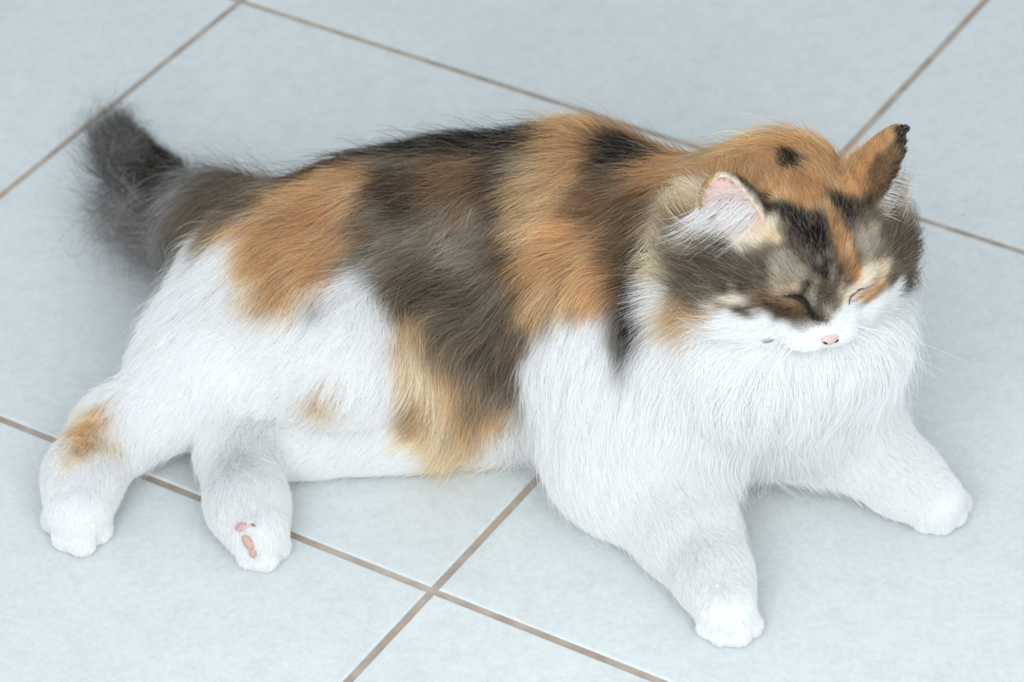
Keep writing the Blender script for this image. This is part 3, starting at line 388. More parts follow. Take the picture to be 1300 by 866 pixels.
    (131,-205,207,'H'), (134,-206,207,'G'), (136,-206,208,'G'), (138,-207,208,'L'), (140,-208,208,'L'), (147,-209,209,'L'), (151,-210,210,'L'),
    (153,-210,210,'H'), (155,-211,209,'H'), (157,-211,209,'H'), (160,-211,209,'N'), (162,-211,209,'L'), (166,-211,209,'N'), (167,-211,208,'N'),
    (169,-210,209,'N'), (172,-209,208,'H'), (175,-208,208,'D'), (178,-208,205,'D'), (181,-205,205,'A'), (183,-205,204,'D'), (185,-202,203,'H'),
    (188,-201,200,'G'), (190,-199,198,'G'), (194,-196,196,'G'), (197,-193,194,'G'), (199,-190,193,'G'), (202,-187,190,'G'), (206,-183,188,'H'),
    (209,-179,184,'H'), (212,-175,181,'H'), (216,-167,175,'G'), (218,-167,175,'G'), (221,-166,174,'H'), (107,-192,196,'H'), (109,-194,197,'H'),
    (129,-206,204,'H'), (131,-206,205,'H'), (133,-208,205,'H'), (136,-208,205,'G'), (139,-209,206,'L'), (140,-209,206,'L'), (143,-210,206,'L'),
    (151,-212,206,'L'), (153,-211,208,'H'), (155,-212,208,'H'), (157,-212,208,'G'), (160,-212,207,'N'), (163,-212,208,'L'), (165,-212,207,'N'),
    (167,-212,206,'N'), (169,-211,206,'N'), (172,-210,206,'N'), (175,-209,205,'D'), (178,-208,204,'D'), (180,-207,203,'D'), (183,-205,201,'D'),
    (186,-204,199,'H'), (189,-200,198,'C'), (192,-199,196,'C'), (194,-197,194,'C'), (197,-193,192,'C'), (201,-190,189,'C'), (204,-186,186,'C'),
    (205,-184,185,'G'), (209,-180,181,'G'), (211,-177,180,'G'), (215,-168,173,'G'), (218,-170,173,'H'), (113,-200,197,'H'), (116,-201,199,'H'),
    (121,-204,200,'H'), (126,-206,201,'H'), (127,-206,202,'H'), (131,-208,203,'H'), (132,-208,202,'H'), (135,-210,203,'H'), (138,-210,204,'L'),
    (139,-211,203,'L'), (142,-211,204,'L'), (145,-211,205,'L'), (152,-213,205,'L'), (155,-213,204,'L'), (157,-213,206,'G'), (159,-213,205,'N'),
    (162,-213,205,'N'), (165,-213,204,'N'), (168,-213,205,'N'), (170,-212,204,'L'), (173,-211,204,'H'), (175,-211,202,'H'), (178,-210,202,'D'),
    (180,-209,201,'D'), (183,-207,199,'D'), (185,-205,199,'D'), (189,-203,195,'Y'), (192,-200,194,'Y'), (194,-198,192,'C'), (197,-195,190,'C'),
    (202,-189,186,'C'), (206,-185,182,'G'), (208,-182,181,'G'), (211,-178,176,'G'), (215,-170,172,'G'), (103,-189,187,'H'), (104,-192,188,'H'),
    (114,-202,195,'H'), (116,-203,197,'H'), (118,-204,198,'H'), (128,-209,199,'H'), (131,-210,200,'H'), (132,-210,201,'H'), (135,-211,201,'H'),
    (137,-212,201,'L'), (155,-214,203,'L'), (158,-214,203,'G'), (159,-214,203,'N'), (161,-215,203,'N'), (165,-214,203,'N'), (167,-214,202,'N'),
    (170,-214,202,'L'), (172,-213,202,'N'), (174,-213,200,'H'), (178,-211,200,'D'), (181,-210,197,'D'), (184,-207,196,'D'), (186,-205,196,'D'),
    (189,-203,193,'Y'), (190,-202,193,'Y'), (193,-200,190,'Y'), (197,-196,187,'C'), (200,-193,185,'C'), (202,-189,183,'C'), (205,-187,179,'G'),
    (208,-184,178,'G'), (214,-172,169,'H'), (107,-197,190,'H'), (108,-198,191,'H'), (114,-204,193,'H'), (115,-205,194,'G'), (119,-206,196,'H'),
    (121,-208,196,'H'), (123,-208,197,'H'), (126,-209,198,'H'), (128,-210,198,'H'), (130,-211,198,'H'), (132,-212,198,'H'), (135,-212,199,'G'),
    (138,-213,200,'L'), (142,-214,200,'L'), (148,-215,200,'L'), (149,-215,200,'L'), (151,-215,200,'L'), (154,-215,201,'L'), (158,-215,200,'G'),
    (160,-215,200,'L'), (162,-216,200,'L'), (164,-215,201,'N'), (167,-215,200,'N'), (170,-214,199,'L'), (172,-214,200,'N'), (175,-213,197,'H'),
    (177,-212,196,'H'), (180,-210,196,'D'), (182,-209,194,'D'), (185,-207,193,'D'), (189,-204,191,'Y'), (190,-203,190,'Y'), (194,-200,188,'Y'),
    (198,-196,184,'Y'), (199,-194,183,'C'), (203,-190,180,'G'), (207,-185,176,'H'), (208,-183,174,'H'), (102,-189,181,'H'), (105,-196,186,'H'),
    (106,-198,186,'H'), (109,-200,189,'H'), (111,-203,191,'H'), (114,-205,191,'B'), (115,-206,192,'G'), (118,-207,193,'G'), (121,-209,194,'B'),
    (122,-209,194,'H'), (125,-210,196,'H'), (127,-211,195,'G'), (130,-211,196,'H'), (133,-213,197,'H'), (134,-213,197,'G'), (137,-214,198,'L'),
    (139,-214,198,'L'), (142,-215,197,'L'), (145,-215,198,'L'), (147,-215,199,'L'), (150,-216,198,'L'), (152,-216,199,'L'), (155,-216,199,'G'),
    (156,-216,198,'N'), (160,-217,197,'L'), (162,-216,198,'G'), (165,-216,198,'N'), (167,-216,197,'G'), (170,-215,196,'G'), (172,-215,197,'H'),
    (176,-213,196,'C'), (177,-213,195,'H'), (179,-211,193,'H'), (183,-209,191,'D'), (186,-207,190,'D'), (188,-205,189,'Y'), (190,-203,187,'Y'),
    (195,-199,184,'H'), (197,-196,181,'C'), (200,-194,180,'C'), (202,-191,177,'H'), (205,-187,175,'H'), (209,-181,168,'W'), (101,-189,177,'H'),
    (104,-196,182,'G'), (107,-199,185,'G'), (108,-201,186,'G'), (111,-204,188,'B'), (114,-206,189,'B'), (116,-207,190,'B'), (119,-209,191,'B'),
    (120,-209,192,'B'), (122,-210,192,'B'), (126,-211,193,'B'), (128,-213,193,'B'), (130,-213,194,'G'), (132,-213,194,'G'), (135,-215,195,'L'),
    (138,-215,196,'L'), (139,-216,196,'L'), (142,-216,197,'L'), (145,-217,196,'L'), (147,-217,196,'L'), (149,-217,195,'C'), (152,-217,196,'C'),
    (154,-217,196,'G'), (156,-217,196,'N'), (160,-217,195,'L'), (162,-217,195,'G'), (164,-217,195,'G'), (166,-216,194,'G'), (169,-216,194,'G'),
    (172,-215,194,'G'), (175,-214,192,'C'), (177,-213,191,'C'), (180,-211,190,'H'), (184,-209,189,'D'), (185,-207,186,'Y'), (189,-204,185,'Y'),
    (192,-202,184,'Y'), (194,-200,182,'C'), (197,-197,180,'O'), (200,-193,175,'O'), (204,-189,172,'H'), (205,-188,173,'H'), (102,-192,176,'G'),
    (103,-195,179,'G'), (106,-200,182,'G'), (109,-203,184,'G'), (110,-204,185,'G'), (114,-207,188,'B'), (115,-208,188,'B'), (117,-209,188,'Y'),
    (120,-210,190,'B'), (123,-211,191,'B'), (126,-212,191,'G'), (127,-213,190,'G'), (130,-214,191,'M'), (133,-215,192,'G'), (135,-215,193,'G'),
    (137,-216,193,'G'), (139,-216,193,'C'), (142,-217,193,'C'), (145,-217,193,'C'), (148,-217,194,'C'), (149,-217,194,'C'), (151,-218,193,'C'),
    (155,-217,194,'G'), (157,-217,194,'N'), (159,-218,192,'Y'), (163,-217,193,'G'), (165,-217,192,'G'), (168,-217,192,'G'), (172,-215,191,'G'),
    (175,-214,189,'C'), (177,-213,189,'C'), (180,-211,187,'Y'), (184,-208,185,'Y'), (187,-206,184,'Y'), (188,-205,182,'Y'), (190,-203,181,'H'),
    (195,-199,178,'O'), (198,-195,174,'O'), (200,-193,173,'H'), (202,-191,170,'W'), (207,-185,166,'W'), (103,-195,176,'G'), (107,-201,180,'G'),
    (108,-203,180,'G'), (112,-206,184,'Y'), (114,-208,184,'Y'), (115,-209,186,'Y'), (118,-210,187,'Y'), (121,-212,187,'Y'), (123,-212,188,'G'),
    (125,-213,188,'G'), (128,-214,189,'G'), (131,-215,189,'M'), (133,-215,190,'M'), (135,-216,190,'M'), (137,-216,189,'M'), (140,-217,190,'G'),
    (142,-218,191,'G'), (145,-218,191,'N'), (147,-218,191,'N'), (150,-218,191,'N'), (152,-218,190,'N'), (156,-218,190,'G'), (156,-218,191,'G'),
    (159,-218,190,'Y'), (163,-217,189,'G'), (167,-217,189,'G'), (170,-216,188,'G'), (172,-215,187,'G'), (175,-214,185,'C'), (177,-213,186,'C'),
    (181,-210,183,'Y'), (184,-208,181,'Y'), (186,-207,180,'Y'), (188,-205,178,'O'), (191,-202,177,'O'), (195,-198,172,'O'), (197,-196,172,'H'),
    (200,-193,170,'W'), (204,-188,166,'W'), (206,-186,165,'W'), (104,-195,171,'G'), (106,-199,175,'G'), (109,-204,178,'C'), (112,-207,180,'H'),
    (113,-207,181,'Y'), (115,-209,182,'Y'), (117,-210,184,'Y'), (120,-212,184,'Y'), (122,-213,185,'Y'), (124,-214,185,'Y'), (128,-215,186,'G'),
    (131,-215,187,'M'), (133,-216,187,'B'), (134,-217,186,'B'), (138,-217,188,'M'), (140,-218,187,'M'), (143,-218,189,'G'), (145,-218,189,'T'),
    (147,-218,187,'T'), (150,-218,188,'N'), (152,-218,187,'N'), (154,-218,188,'N'), (157,-218,186,'N'), (159,-217,186,'Y'), (163,-217,186,'G'),
    (165,-217,185,'G'), (168,-217,185,'G'), (171,-216,184,'G'), (173,-215,185,'G'), (176,-214,183,'H'), (179,-212,182,'C'), (181,-210,180,'Y'),
    (183,-208,179,'Y'), (186,-206,177,'H'), (189,-203,174,'O'), (192,-200,173,'O'), (196,-197,168,'W'), (198,-195,168,'W'), (201,-192,166,'W'),
    (103,-180,158,'T'), (104,-192,166,'T'), (106,-199,171,'T'), (108,-203,176,'W'), (111,-207,177,'T'), (113,-209,178,'H'), (115,-210,181,'H'),
    (118,-212,181,'H'), (121,-213,182,'H'), (122,-214,182,'H'), (125,-215,182,'H'), (128,-215,184,'H'), (129,-216,184,'H'), (132,-216,184,'M'),
    (135,-217,185,'B'), (137,-217,183,'B'), (139,-218,184,'B'), (143,-218,185,'M'), (145,-218,184,'M'), (147,-218,184,'G'), (150,-218,185,'T'),
    (151,-218,185,'T'), (155,-218,184,'N'), (157,-218,184,'N'), (160,-218,183,'Y'), (163,-218,183,'G'), (165,-218,184,'G'), (167,-218,183,'L'),
    (169,-217,182,'L'), (172,-217,182,'L'), (175,-215,181,'H'), (178,-213,179,'W'), (181,-211,177,'W'), (184,-207,174,'W'), (187,-204,171,'W'),
    (189,-202,171,'H'), (192,-200,167,'W'), (195,-197,167,'W'), (198,-195,164,'W'), (105,-195,166,'T'), (107,-200,170,'T'), (108,-203,172,'T'),
    (110,-206,173,'W'), (114,-209,176,'W'), (115,-210,177,'W'), (119,-212,178,'H'), (121,-214,180,'H'), (123,-215,180,'H'), (124,-215,180,'H'),
    (128,-216,180,'W'), (129,-216,181,'H'), (132,-217,181,'H'), (136,-217,181,'M'), (137,-217,181,'B'), (140,-218,182,'B'), (143,-218,181,'B'),
    (145,-218,181,'B'), (148,-218,182,'M'), (150,-218,180,'M'), (152,-218,181,'G'), (155,-218,181,'T'), (157,-218,181,'N'), (161,-218,180,'G'),
    (162,-218,181,'G'), (164,-219,180,'G'), (167,-219,180,'L'), (169,-218,181,'L'), (172,-218,180,'G'), (175,-217,178,'W'), (177,-215,177,'W'),
    (184,-207,172,'W'), (186,-205,170,'W'), (189,-202,168,'W'), (192,-198,163,'W'), (194,-197,164,'W'), (198,-193,161,'W'), (104,-185,155,'T'),
    (107,-198,164,'T'), (108,-202,168,'W'), (111,-207,171,'W'), (113,-208,171,'W'), (115,-210,173,'W'), (118,-212,175,'W'), (120,-214,176,'W'),
    (123,-214,177,'H'), (125,-215,178,'H'), (127,-216,177,'H'), (131,-217,179,'W'), (133,-217,179,'W'), (135,-217,178,'W'), (138,-218,178,'H'),
    (141,-218,179,'B'), (143,-218,178,'B'), (145,-218,179,'B'), (148,-218,179,'M'), (149,-218,178,'M'), (152,-218,178,'M'), (155,-218,178,'M'),
    (158,-218,177,'N'), (160,-218,178,'N'), (162,-219,177,'G'), (165,-219,177,'G'), (168,-219,179,'L'), (170,-219,178,'L'), (172,-218,178,'W'),
    (176,-216,176,'W'), (178,-214,175,'W'), (183,-209,169,'W'), (186,-206,167,'W'), (190,-201,162,'W'), (193,-197,160,'W'), (199,-188,154,'W'),
    (203,-179,145,'W'), (107,-194,159,'W'), (108,-199,162,'W'), (111,-203,165,'W'), (113,-208,168,'W'), (121,-214,173,'W'), (122,-214,173,'W'),
    (125,-216,175,'W'), (128,-216,174,'W'), (130,-217,175,'W'), (133,-217,176,'W'), (135,-218,174,'W'), (137,-218,176,'W'), (140,-218,175,'H'),
    (142,-218,175,'H'), (146,-218,176,'B'), (147,-218,174,'G'), (150,-217,175,'M'), (152,-218,174,'M'), (156,-218,175,'M'), (158,-219,175,'N'),
    (159,-219,175,'N'), (162,-219,176,'N'), (165,-220,176,'G'), (167,-220,176,'L'), (169,-220,175,'L'), (172,-219,174,'W'), (184,-209,166,'W'),
    (189,-203,162,'W'), (192,-196,156,'W'), (107,-192,153,'W'), (114,-207,165,'W'), (125,-215,171,'W'), (128,-216,171,'W'), (130,-217,172,'W'),
    (132,-217,172,'W'), (135,-217,171,'W'), (138,-217,171,'W'), (141,-217,172,'W'), (143,-217,171,'W'), (145,-218,171,'W'), (147,-218,171,'H'),
    (150,-218,172,'H'), (153,-218,171,'H'), (156,-218,172,'M'), (158,-219,173,'N'), (160,-220,172,'N'), (162,-220,173,'H'), (165,-220,174,'G'),
    (167,-220,173,'G'), (171,-220,173,'W'), (172,-219,172,'W'), (175,-218,171,'W'), (177,-215,169,'W'), (182,-212,165,'W'), (186,-208,162,'W'),
    (191,-194,151,'W'), (115,-207,161,'W'), (118,-210,164,'W'), (122,-213,166,'W'), (131,-216,168,'W'), (138,-217,168,'W'), (141,-217,169,'W'),
    (143,-217,168,'W'), (145,-217,168,'W'), (147,-218,170,'W'), (150,-219,170,'W'), (152,-219,170,'W'), (156,-219,170,'W'), (158,-220,169,'W'),
    (160,-220,170,'W'), (162,-221,169,'W'), (166,-220,170,'W'), (168,-220,170,'W'), (170,-220,169,'W'), (172,-219,169,'W'), (175,-218,168,'W'),
    (184,-210,162,'W'), (193,-191,145,'W'), (119,-208,158,'W'), (123,-212,162,'W'), (128,-214,162,'W'), (131,-216,165,'W'), (140,-217,166,'W'),
    (149,-220,167,'W'), (153,-220,167,'W'), (155,-221,167,'W'), (159,-221,167,'W'), (163,-221,167,'W'), (168,-221,168,'W'), (171,-220,167,'W'),
    (178,-216,162,'W'), (184,-212,159,'W'), (114,-199,149,'W'), (118,-205,154,'W'), (128,-213,161,'W'), (160,-221,164,'W'), (162,-221,165,'W'),
    (164,-222,163,'W'), (168,-221,164,'W'), (173,-220,163,'W'), (178,-216,159,'W'), (184,-211,155,'W'), (121,-206,152,'W'), (123,-206,150,'W'),
    (128,-210,154,'W'), (131,-210,153,'W'), (135,-211,155,'W'), (144,-217,159,'W'), (145,-218,160,'W'), (150,-221,162,'W'), (158,-222,162,'W'),
    (165,-222,161,'W'), (167,-221,160,'W'), (179,-213,153,'W'), (132,-208,150,'W'), (136,-209,150,'W'), (139,-208,148,'W'), (143,-207,147,'W'),
    (145,-217,155,'W'), (150,-221,159,'W'), (154,-222,158,'W'), (165,-221,158,'W'), (175,-212,149,'W'), (131,-208,147,'W'), (136,-208,146,'W'),
    (144,-206,145,'W'), (161,-218,151,'W'), (159,-203,139,'W'), (213,-147,249,'N'), (218,-148,251,'N'), (208,-151,250,'N'), (216,-152,250,'N'),
    (204,-152,248,'O'), (208,-155,250,'N'), (211,-156,249,'N'), (213,-154,249,'N'), (218,-146,244,'N'), (203,-154,247,'O'), (205,-155,248,'O'),
    (208,-157,249,'N'), (210,-157,249,'N'), (214,-157,247,'N'), (217,-150,244,'N'), (194,-148,239,'O'), (196,-150,241,'O'), (198,-152,243,'O'),
    (199,-155,244,'O'), (202,-158,246,'O'), (205,-160,246,'M'), (206,-159,247,'N'), (209,-160,248,'N'), (212,-160,247,'N'), (215,-158,246,'N'),
    (188,-136,228,'O'), (191,-147,236,'O'), (193,-150,238,'O'), (195,-154,240,'O'), (198,-158,242,'O'), (200,-158,243,'O'), (202,-160,244,'M'),
    (205,-161,245,'M'), (206,-161,246,'M'), (209,-163,245,'N'), (211,-162,246,'B'), (188,-147,232,'O'), (193,-153,238,'O'), (195,-157,240,'O'),
    (198,-160,242,'M'), (200,-161,242,'M'), (202,-162,243,'M'), (205,-164,244,'M'), (206,-164,244,'M'), (208,-165,244,'B'), (211,-164,244,'B'),
    (190,-152,235,'O'), (193,-157,237,'O'), (195,-159,239,'M'), (197,-162,240,'M'), (199,-163,241,'M'), (201,-164,241,'M'), (205,-165,242,'M'),
    (206,-165,243,'M'), (208,-166,242,'B'), (188,-154,232,'O'), (190,-159,234,'O'), (192,-159,235,'O'), (195,-163,237,'M'), (197,-163,238,'M'),
    (200,-166,239,'M'), (202,-166,240,'M'), (203,-167,240,'M'), (206,-167,241,'B'), (209,-167,240,'B'), (185,-154,229,'O'), (190,-160,234,'O'),
    (193,-162,235,'M'), (194,-165,235,'M'), (196,-165,236,'M'), (201,-168,237,'M'), (203,-168,238,'M'), (206,-168,238,'B'), (208,-168,237,'B'),
    (187,-159,230,'O'), (189,-162,231,'O'), (192,-164,233,'M'), (199,-169,235,'M'), (202,-169,236,'M'), (204,-170,236,'B'), (207,-169,235,'B'),
    (208,-168,236,'B'), (188,-163,229,'O'), (190,-166,230,'O'), (191,-167,231,'M'), (194,-168,232,'M'), (197,-169,234,'M'), (199,-170,233,'M'),
    (201,-171,233,'M'), (204,-171,233,'B'), (206,-171,233,'B'), (192,-168,230,'M'), (194,-170,230,'M'), (196,-170,231,'M'), (199,-171,231,'M'),
    (201,-172,232,'B'), (205,-171,231,'B'), (196,-172,229,'M'), (199,-172,229,'M'), (201,-172,229,'B'), (203,-172,229,'B'), (197,-173,226,'M'),
    (199,-174,226,'B'), (200,-173,226,'B'), (119,-189,250,'B'), (124,-188,249,'B'), (109,-191,249,'Y'), (111,-191,250,'Y'), (113,-191,250,'Y'),
    (116,-191,250,'Y'), (118,-191,250,'Y'), (120,-191,250,'Y'), (123,-190,249,'B'), (125,-190,248,'B'), (115,-193,248,'Y'), (119,-193,248,'Y'),
    (120,-193,248,'Y'), (122,-194,247,'Y'), (125,-191,247,'B'), (128,-189,245,'B'), (109,-193,245,'Y'), (111,-194,247,'Y'), (113,-194,246,'Y'),
    (116,-195,246,'Y'), (118,-195,246,'Y'), (121,-195,245,'Y'), (123,-194,246,'Y'), (126,-193,245,'Y'), (129,-192,244,'B'), (130,-191,242,'B'),
    (114,-195,243,'Y'), (116,-196,244,'Y'), (118,-196,244,'Y'), (121,-196,244,'Y'), (125,-195,243,'Y'), (128,-194,242,'Y'), (134,-189,238,'B'),
    (136,-177,229,'B'), (111,-181,230,'Y'), (114,-181,231,'Y'), (119,-196,242,'Y'), (120,-197,240,'Y'), (126,-195,239,'Y'), (129,-194,238,'Y'),
    (130,-194,239,'Y'), (134,-191,236,'B'), (136,-188,234,'B'), (108,-194,237,'Y'), (111,-179,225,'Y'), (117,-179,225,'Y'), (123,-196,238,'Y'),
    (126,-196,237,'Y'), (129,-195,237,'Y'), (131,-194,236,'Y'), (134,-192,234,'Y'), (136,-190,232,'B'), (139,-186,229,'B'), (118,-177,221,'Y'),
    (120,-178,221,'Y'), (124,-197,235,'Y'), (125,-197,235,'Y'), (134,-193,231,'Y'), (136,-192,231,'Y'), (138,-189,230,'B'), (140,-188,228,'B'),
    (113,-177,218,'Y'), (115,-176,217,'Y'), (118,-176,217,'Y'), (123,-179,220,'Y'), (123,-196,232,'Y'), (125,-197,232,'Y'), (128,-196,232,'Y'),
    (133,-194,229,'Y'), (135,-193,228,'Y'), (138,-192,227,'Y'), (140,-189,227,'B'), (112,-177,216,'Y'), (128,-196,229,'Y'), (131,-195,228,'Y'),
    (133,-195,228,'Y'), (138,-192,225,'Y'), (140,-191,224,'B'), (128,-196,225,'Y'), (134,-194,224,'Y'), (139,-193,223,'Y'), (140,-194,223,'Y'),
    (128,-196,222,'Y'), (131,-195,222,'Y'), (136,-194,221,'Y'), (139,-195,221,'Y'), (131,-195,219,'Y'), (133,-195,219,'Y'), (133,-196,216,'Y'),
]
HEAD_R = np.array([(-0.9368, 0.3101, 0.1623), (-0.3347, -0.9292, -0.1568), (0.1022, -0.2012, 0.9742)])

def head_point(x, y, z):
    """A point of the head frame (cm: x to the cat's right, y to the nose, z to the crown) in the scene."""
    return np.array(HEAD_POS) + HEAD_R @ (np.array((x, y, z), float) * 0.01)

def head_dir(x, y, z):
    v = HEAD_R @ np.array((x, y, z), float)
    return v / np.linalg.norm(v)

rng = np.random.default_rng(11)

# ------------------------------------------------------------------ materials
def material(name, rough=0.6, spec=0.3):
    m = bpy.data.materials.new(name)
    m.use_nodes = True
    b = m.node_tree.nodes['Principled BSDF']
    b.inputs['Roughness'].default_value = rough
    b.inputs['Specular IOR Level'].default_value = spec
    return m, m.node_tree.nodes, m.node_tree.links, b

def plain(name, color, rough=0.6, spec=0.3, sss=0.0):
    m, n, l, b = material(name, rough, spec)
    tex = n.new('ShaderNodeTexNoise'); tex.inputs['Scale'].default_value = 900
    mix = n.new('ShaderNodeMixRGB'); mix.blend_type = 'MULTIPLY'; mix.inputs[0].default_value = 0.25
    mix.inputs[1].default_value = (*color, 1)
    l.new(tex.outputs['Fac'], mix.inputs[2]); l.new(mix.outputs[0], b.inputs['Base Color'])
    if sss:
        b.inputs['Subsurface Weight'].default_value = sss
        b.inputs['Subsurface Radius'].default_value = (0.004, 0.002, 0.0015)
    return m

def tile_material():
    m, n, l, b = material('glazed_stone_tile', 0.42, 0.35)
    geo = n.new('ShaderNodeNewGeometry')
    info = n.new('ShaderNodeObjectInfo')
    add = n.new('ShaderNodeVectorMath'); add.operation = 'MULTIPLY_ADD'
    l.new(info.outputs['Random'], add.inputs[0]); add.inputs[1].default_value = (7, 3, 5)
    l.new(geo.outputs['Position'], add.inputs[2])
    def noise(scale, detail, rough=0.6):
        t = n.new('ShaderNodeTexNoise'); t.inputs['Scale'].default_value = scale
        t.inputs['Detail'].default_value = detail; t.inputs['Roughness'].default_value = rough
        l.new(add.outputs[0], t.inputs['Vector']); return t
    big, fine, grit = noise(9, 6), noise(260, 3, 0.7), noise(70, 5, 0.75)
    r1 = n.new('ShaderNodeValToRGB'); l.new(big.outputs['Fac'], r1.inputs[0])
    r1.color_ramp.elements[0].position = 0.35; r1.color_ramp.elements[0].color = (*TILE_A, 1)
    r1.color_ramp.elements[1].position = 0.66; r1.color_ramp.elements[1].color = (*TILE_B, 1)
    r2 = n.new('ShaderNodeValToRGB'); l.new(grit.outputs['Fac'], r2.inputs[0])
    r2.color_ramp.elements[0].position = 0.30; r2.color_ramp.elements[0].color = (0.86, 0.87, 0.88, 1)
    r2.color_ramp.elements[1].position = 0.55; r2.color_ramp.elements[1].color = (1, 1, 1, 1)
    m1 = n.new('ShaderNodeMixRGB'); m1.blend_type = 'MULTIPLY'; m1.inputs[0].default_value = 0.6
    l.new(r1.outputs[0], m1.inputs[1]); l.new(r2.outputs[0], m1.inputs[2])
    r3 = n.new('ShaderNodeValToRGB'); l.new(fine.outputs['Fac'], r3.inputs[0])
    r3.color_ramp.elements[0].position = 0.33; r3.color_ramp.elements[0].color = (0.88, 0.88, 0.88, 1)
    r3.color_ramp.elements[1].position = 0.62; r3.color_ramp.elements[1].color = (1, 1, 1, 1)
    m2 = n.new('ShaderNodeMixRGB'); m2.blend_type = 'MULTIPLY'; m2.inputs[0].default_value = 0.7
    l.new(m1.outputs[0], m2.inputs[1]); l.new(r3.outputs[0], m2.inputs[2])
    # a few dark specks of dirt
    vor = n.new('ShaderNodeTexVoronoi'); vor.inputs['Scale'].default_value = 17
    l.new(add.outputs[0], vor.inputs['Vector'])
    r4 = n.new('ShaderNodeValToRGB'); l.new(vor.outputs['Distance'], r4.inputs[0])
    r4.color_ramp.elements[0].position = 0.012; r4.color_ramp.elements[0].color = (0.5, 0.48, 0.45, 1)
    r4.color_ramp.elements[1].position = 0.022; r4.color_ramp.elements[1].color = (1, 1, 1, 1)
    m3 = n.new('ShaderNodeMixRGB'); m3.blend_type = 'MULTIPLY'; m3.inputs[0].default_value = 0.8
    l.new(m2.outputs[0], m3.inputs[1]); l.new(r4.outputs[0], m3.inputs[2])
    l.new(m3.outputs[0], b.inputs['Base Color'])
    bump = n.new('ShaderNodeBump'); bump.inputs['Strength'].default_value = 0.12; bump.inputs['Distance'].default_value = 0.001
    l.new(grit.outputs['Fac'], bump.inputs['Height']); l.new(bump.outputs[0], b.inputs['Normal'])
    return m

def grout_material():
    m, n, l, b = material('grey_brown_grout', 0.9, 0.1)
    geo = n.new('ShaderNodeNewGeometry')
    t = n.new('ShaderNodeTexNoise'); t.inputs['Scale'].default_value = 60; t.inputs['Detail'].default_value = 6
    l.new(geo.outputs['Position'], t.inputs['Vector'])
    r = n.new('ShaderNodeValToRGB'); l.new(t.outputs['Fac'], r.inputs[0])
    r.color_ramp.elements[0].position = 0.35; r.color_ramp.elements[0].color = (*GROUT_A, 1)
    r.color_ramp.elements[1].position = 0.7; r.color_ramp.elements[1].color = (*GROUT_B, 1)
    l.new(r.outputs[0], b.inputs['Base Color'])
    return m

def fur_material(name, translucent=0.3, rough=0.65, spec=0.15):
    m, n, l, b = material(name, rough, spec)
    at = n.new('ShaderNodeAttribute'); at.attribute_name = 'coat'
    l.new(at.outputs['Color'], b.inputs['Base Color'])
    if translucent:
        tr = n.new('ShaderNodeBsdfTranslucent'); l.new(at.outputs['Color'], tr.inputs['Color'])
        mx = n.new('ShaderNodeMixShader'); mx.inputs[0].default_value = translucent
        l.new(b.outputs[0], mx.inputs[1]); l.new(tr.outputs[0], mx.inputs[2])
        l.new(mx.outputs[0], n['Material Output'].inputs['Surface'])
    return m

TILE_A, TILE_B = (0.625, 0.668, 0.678), (0.665, 0.702, 0.708)
GROUT_A, GROUT_B = (0.33, 0.27, 0.225), (0.46, 0.40, 0.35)

# ------------------------------------------------------------------ floor: grout bed and single tiles
def mesh_object(name, verts, faces, mat, parent=None, smooth=False):
    me = bpy.data.meshes.new(name)
    me.from_pydata([tuple(v) for v in verts], [], [tuple(f) for f in faces])
    if smooth:
        me.polygons.foreach_set('use_smooth', [True] * len(me.polygons))
    me.materials.append(mat)
    o = bpy.data.objects.new(name, me)
    col.objects.link(o)
    o.parent = parent
    return o

def build_floor():
    R = 5
    u = np.array((math.cos(TILE_YAW), math.sin(TILE_YAW))); v = np.array((-u[1], u[0]))   # the tile rows
    o0 = np.array(TILE_CORNER)
    def at(i, j, z): 
        q = o0 + u * (i * TILE) + v * (j * TILE)
        return (q[0], q[1], z)
    lo, hi = -R, R
    c = [at(lo, lo, -0.0011), at(hi, lo, -0.0011), at(hi, hi, -0.0011), at(lo, hi, -0.0011)]
    b = [(x, y, -0.06) for x, y, z in c]
    fl = mesh_object('floor', c + b, [(0, 1, 2, 3), (7, 6, 5, 4), (0, 4, 5, 1), (1, 5, 6, 2), (2, 6, 7, 3), (3, 7, 4, 0)], grout_material())
    fl['kind'] = 'structure'
    fl['label'] = 'pale grey tiled floor with grey brown grout joints under the cat'
    # one tile mesh shared by all: eased edge, 5 mm joint
    h, e = TILE / 2 - 0.0024, 0.0012
    ring = lambda s, z: [(-s, -s, z), (s, -s, z), (s, s, z), (-s, s, z)]
    vs = ring(h, -0.004) + ring(h, -0.0010) + ring(h - 0.0004, -0.0003) + ring(h - e, 0.0)
    fs = [(12, 13, 14, 15)]
    for k in range(3):
        for q in range(4):
            fs.append((k * 4 + q, k * 4 + (q + 1) % 4, k * 4 + 4 + (q + 1) % 4, k * 4 + 4 + q))
    tm = tile_material()
    first = None
    for i in range(-R, R):
        for j in range(-R, R):
            if first is None:
                t = first = mesh_object('tile', vs, fs, tm, fl)
            else:
                t = first.copy(); col.objects.link(t); t.parent = fl
            q = o0 + u * ((i + .5) * TILE) + v * ((j + .5) * TILE)
            t.location = (q[0], q[1], 0)
            t.rotation_euler = (0, 0, TILE_YAW)
build_floor()

# ------------------------------------------------------------------ the cat's body as one implicit surface
VOX = 0.002
LO = np.array((-0.36, -0.36, -0.012)); HI = np.array((0.36, 0.27, 0.29))
DIM = np.ceil((HI - LO) / VOX).astype(int)
field = np.full(DIM, 0.2, np.float32)
AX = [LO[i] + VOX * np.arange(DIM[i], dtype=np.float32) for i in range(3)]

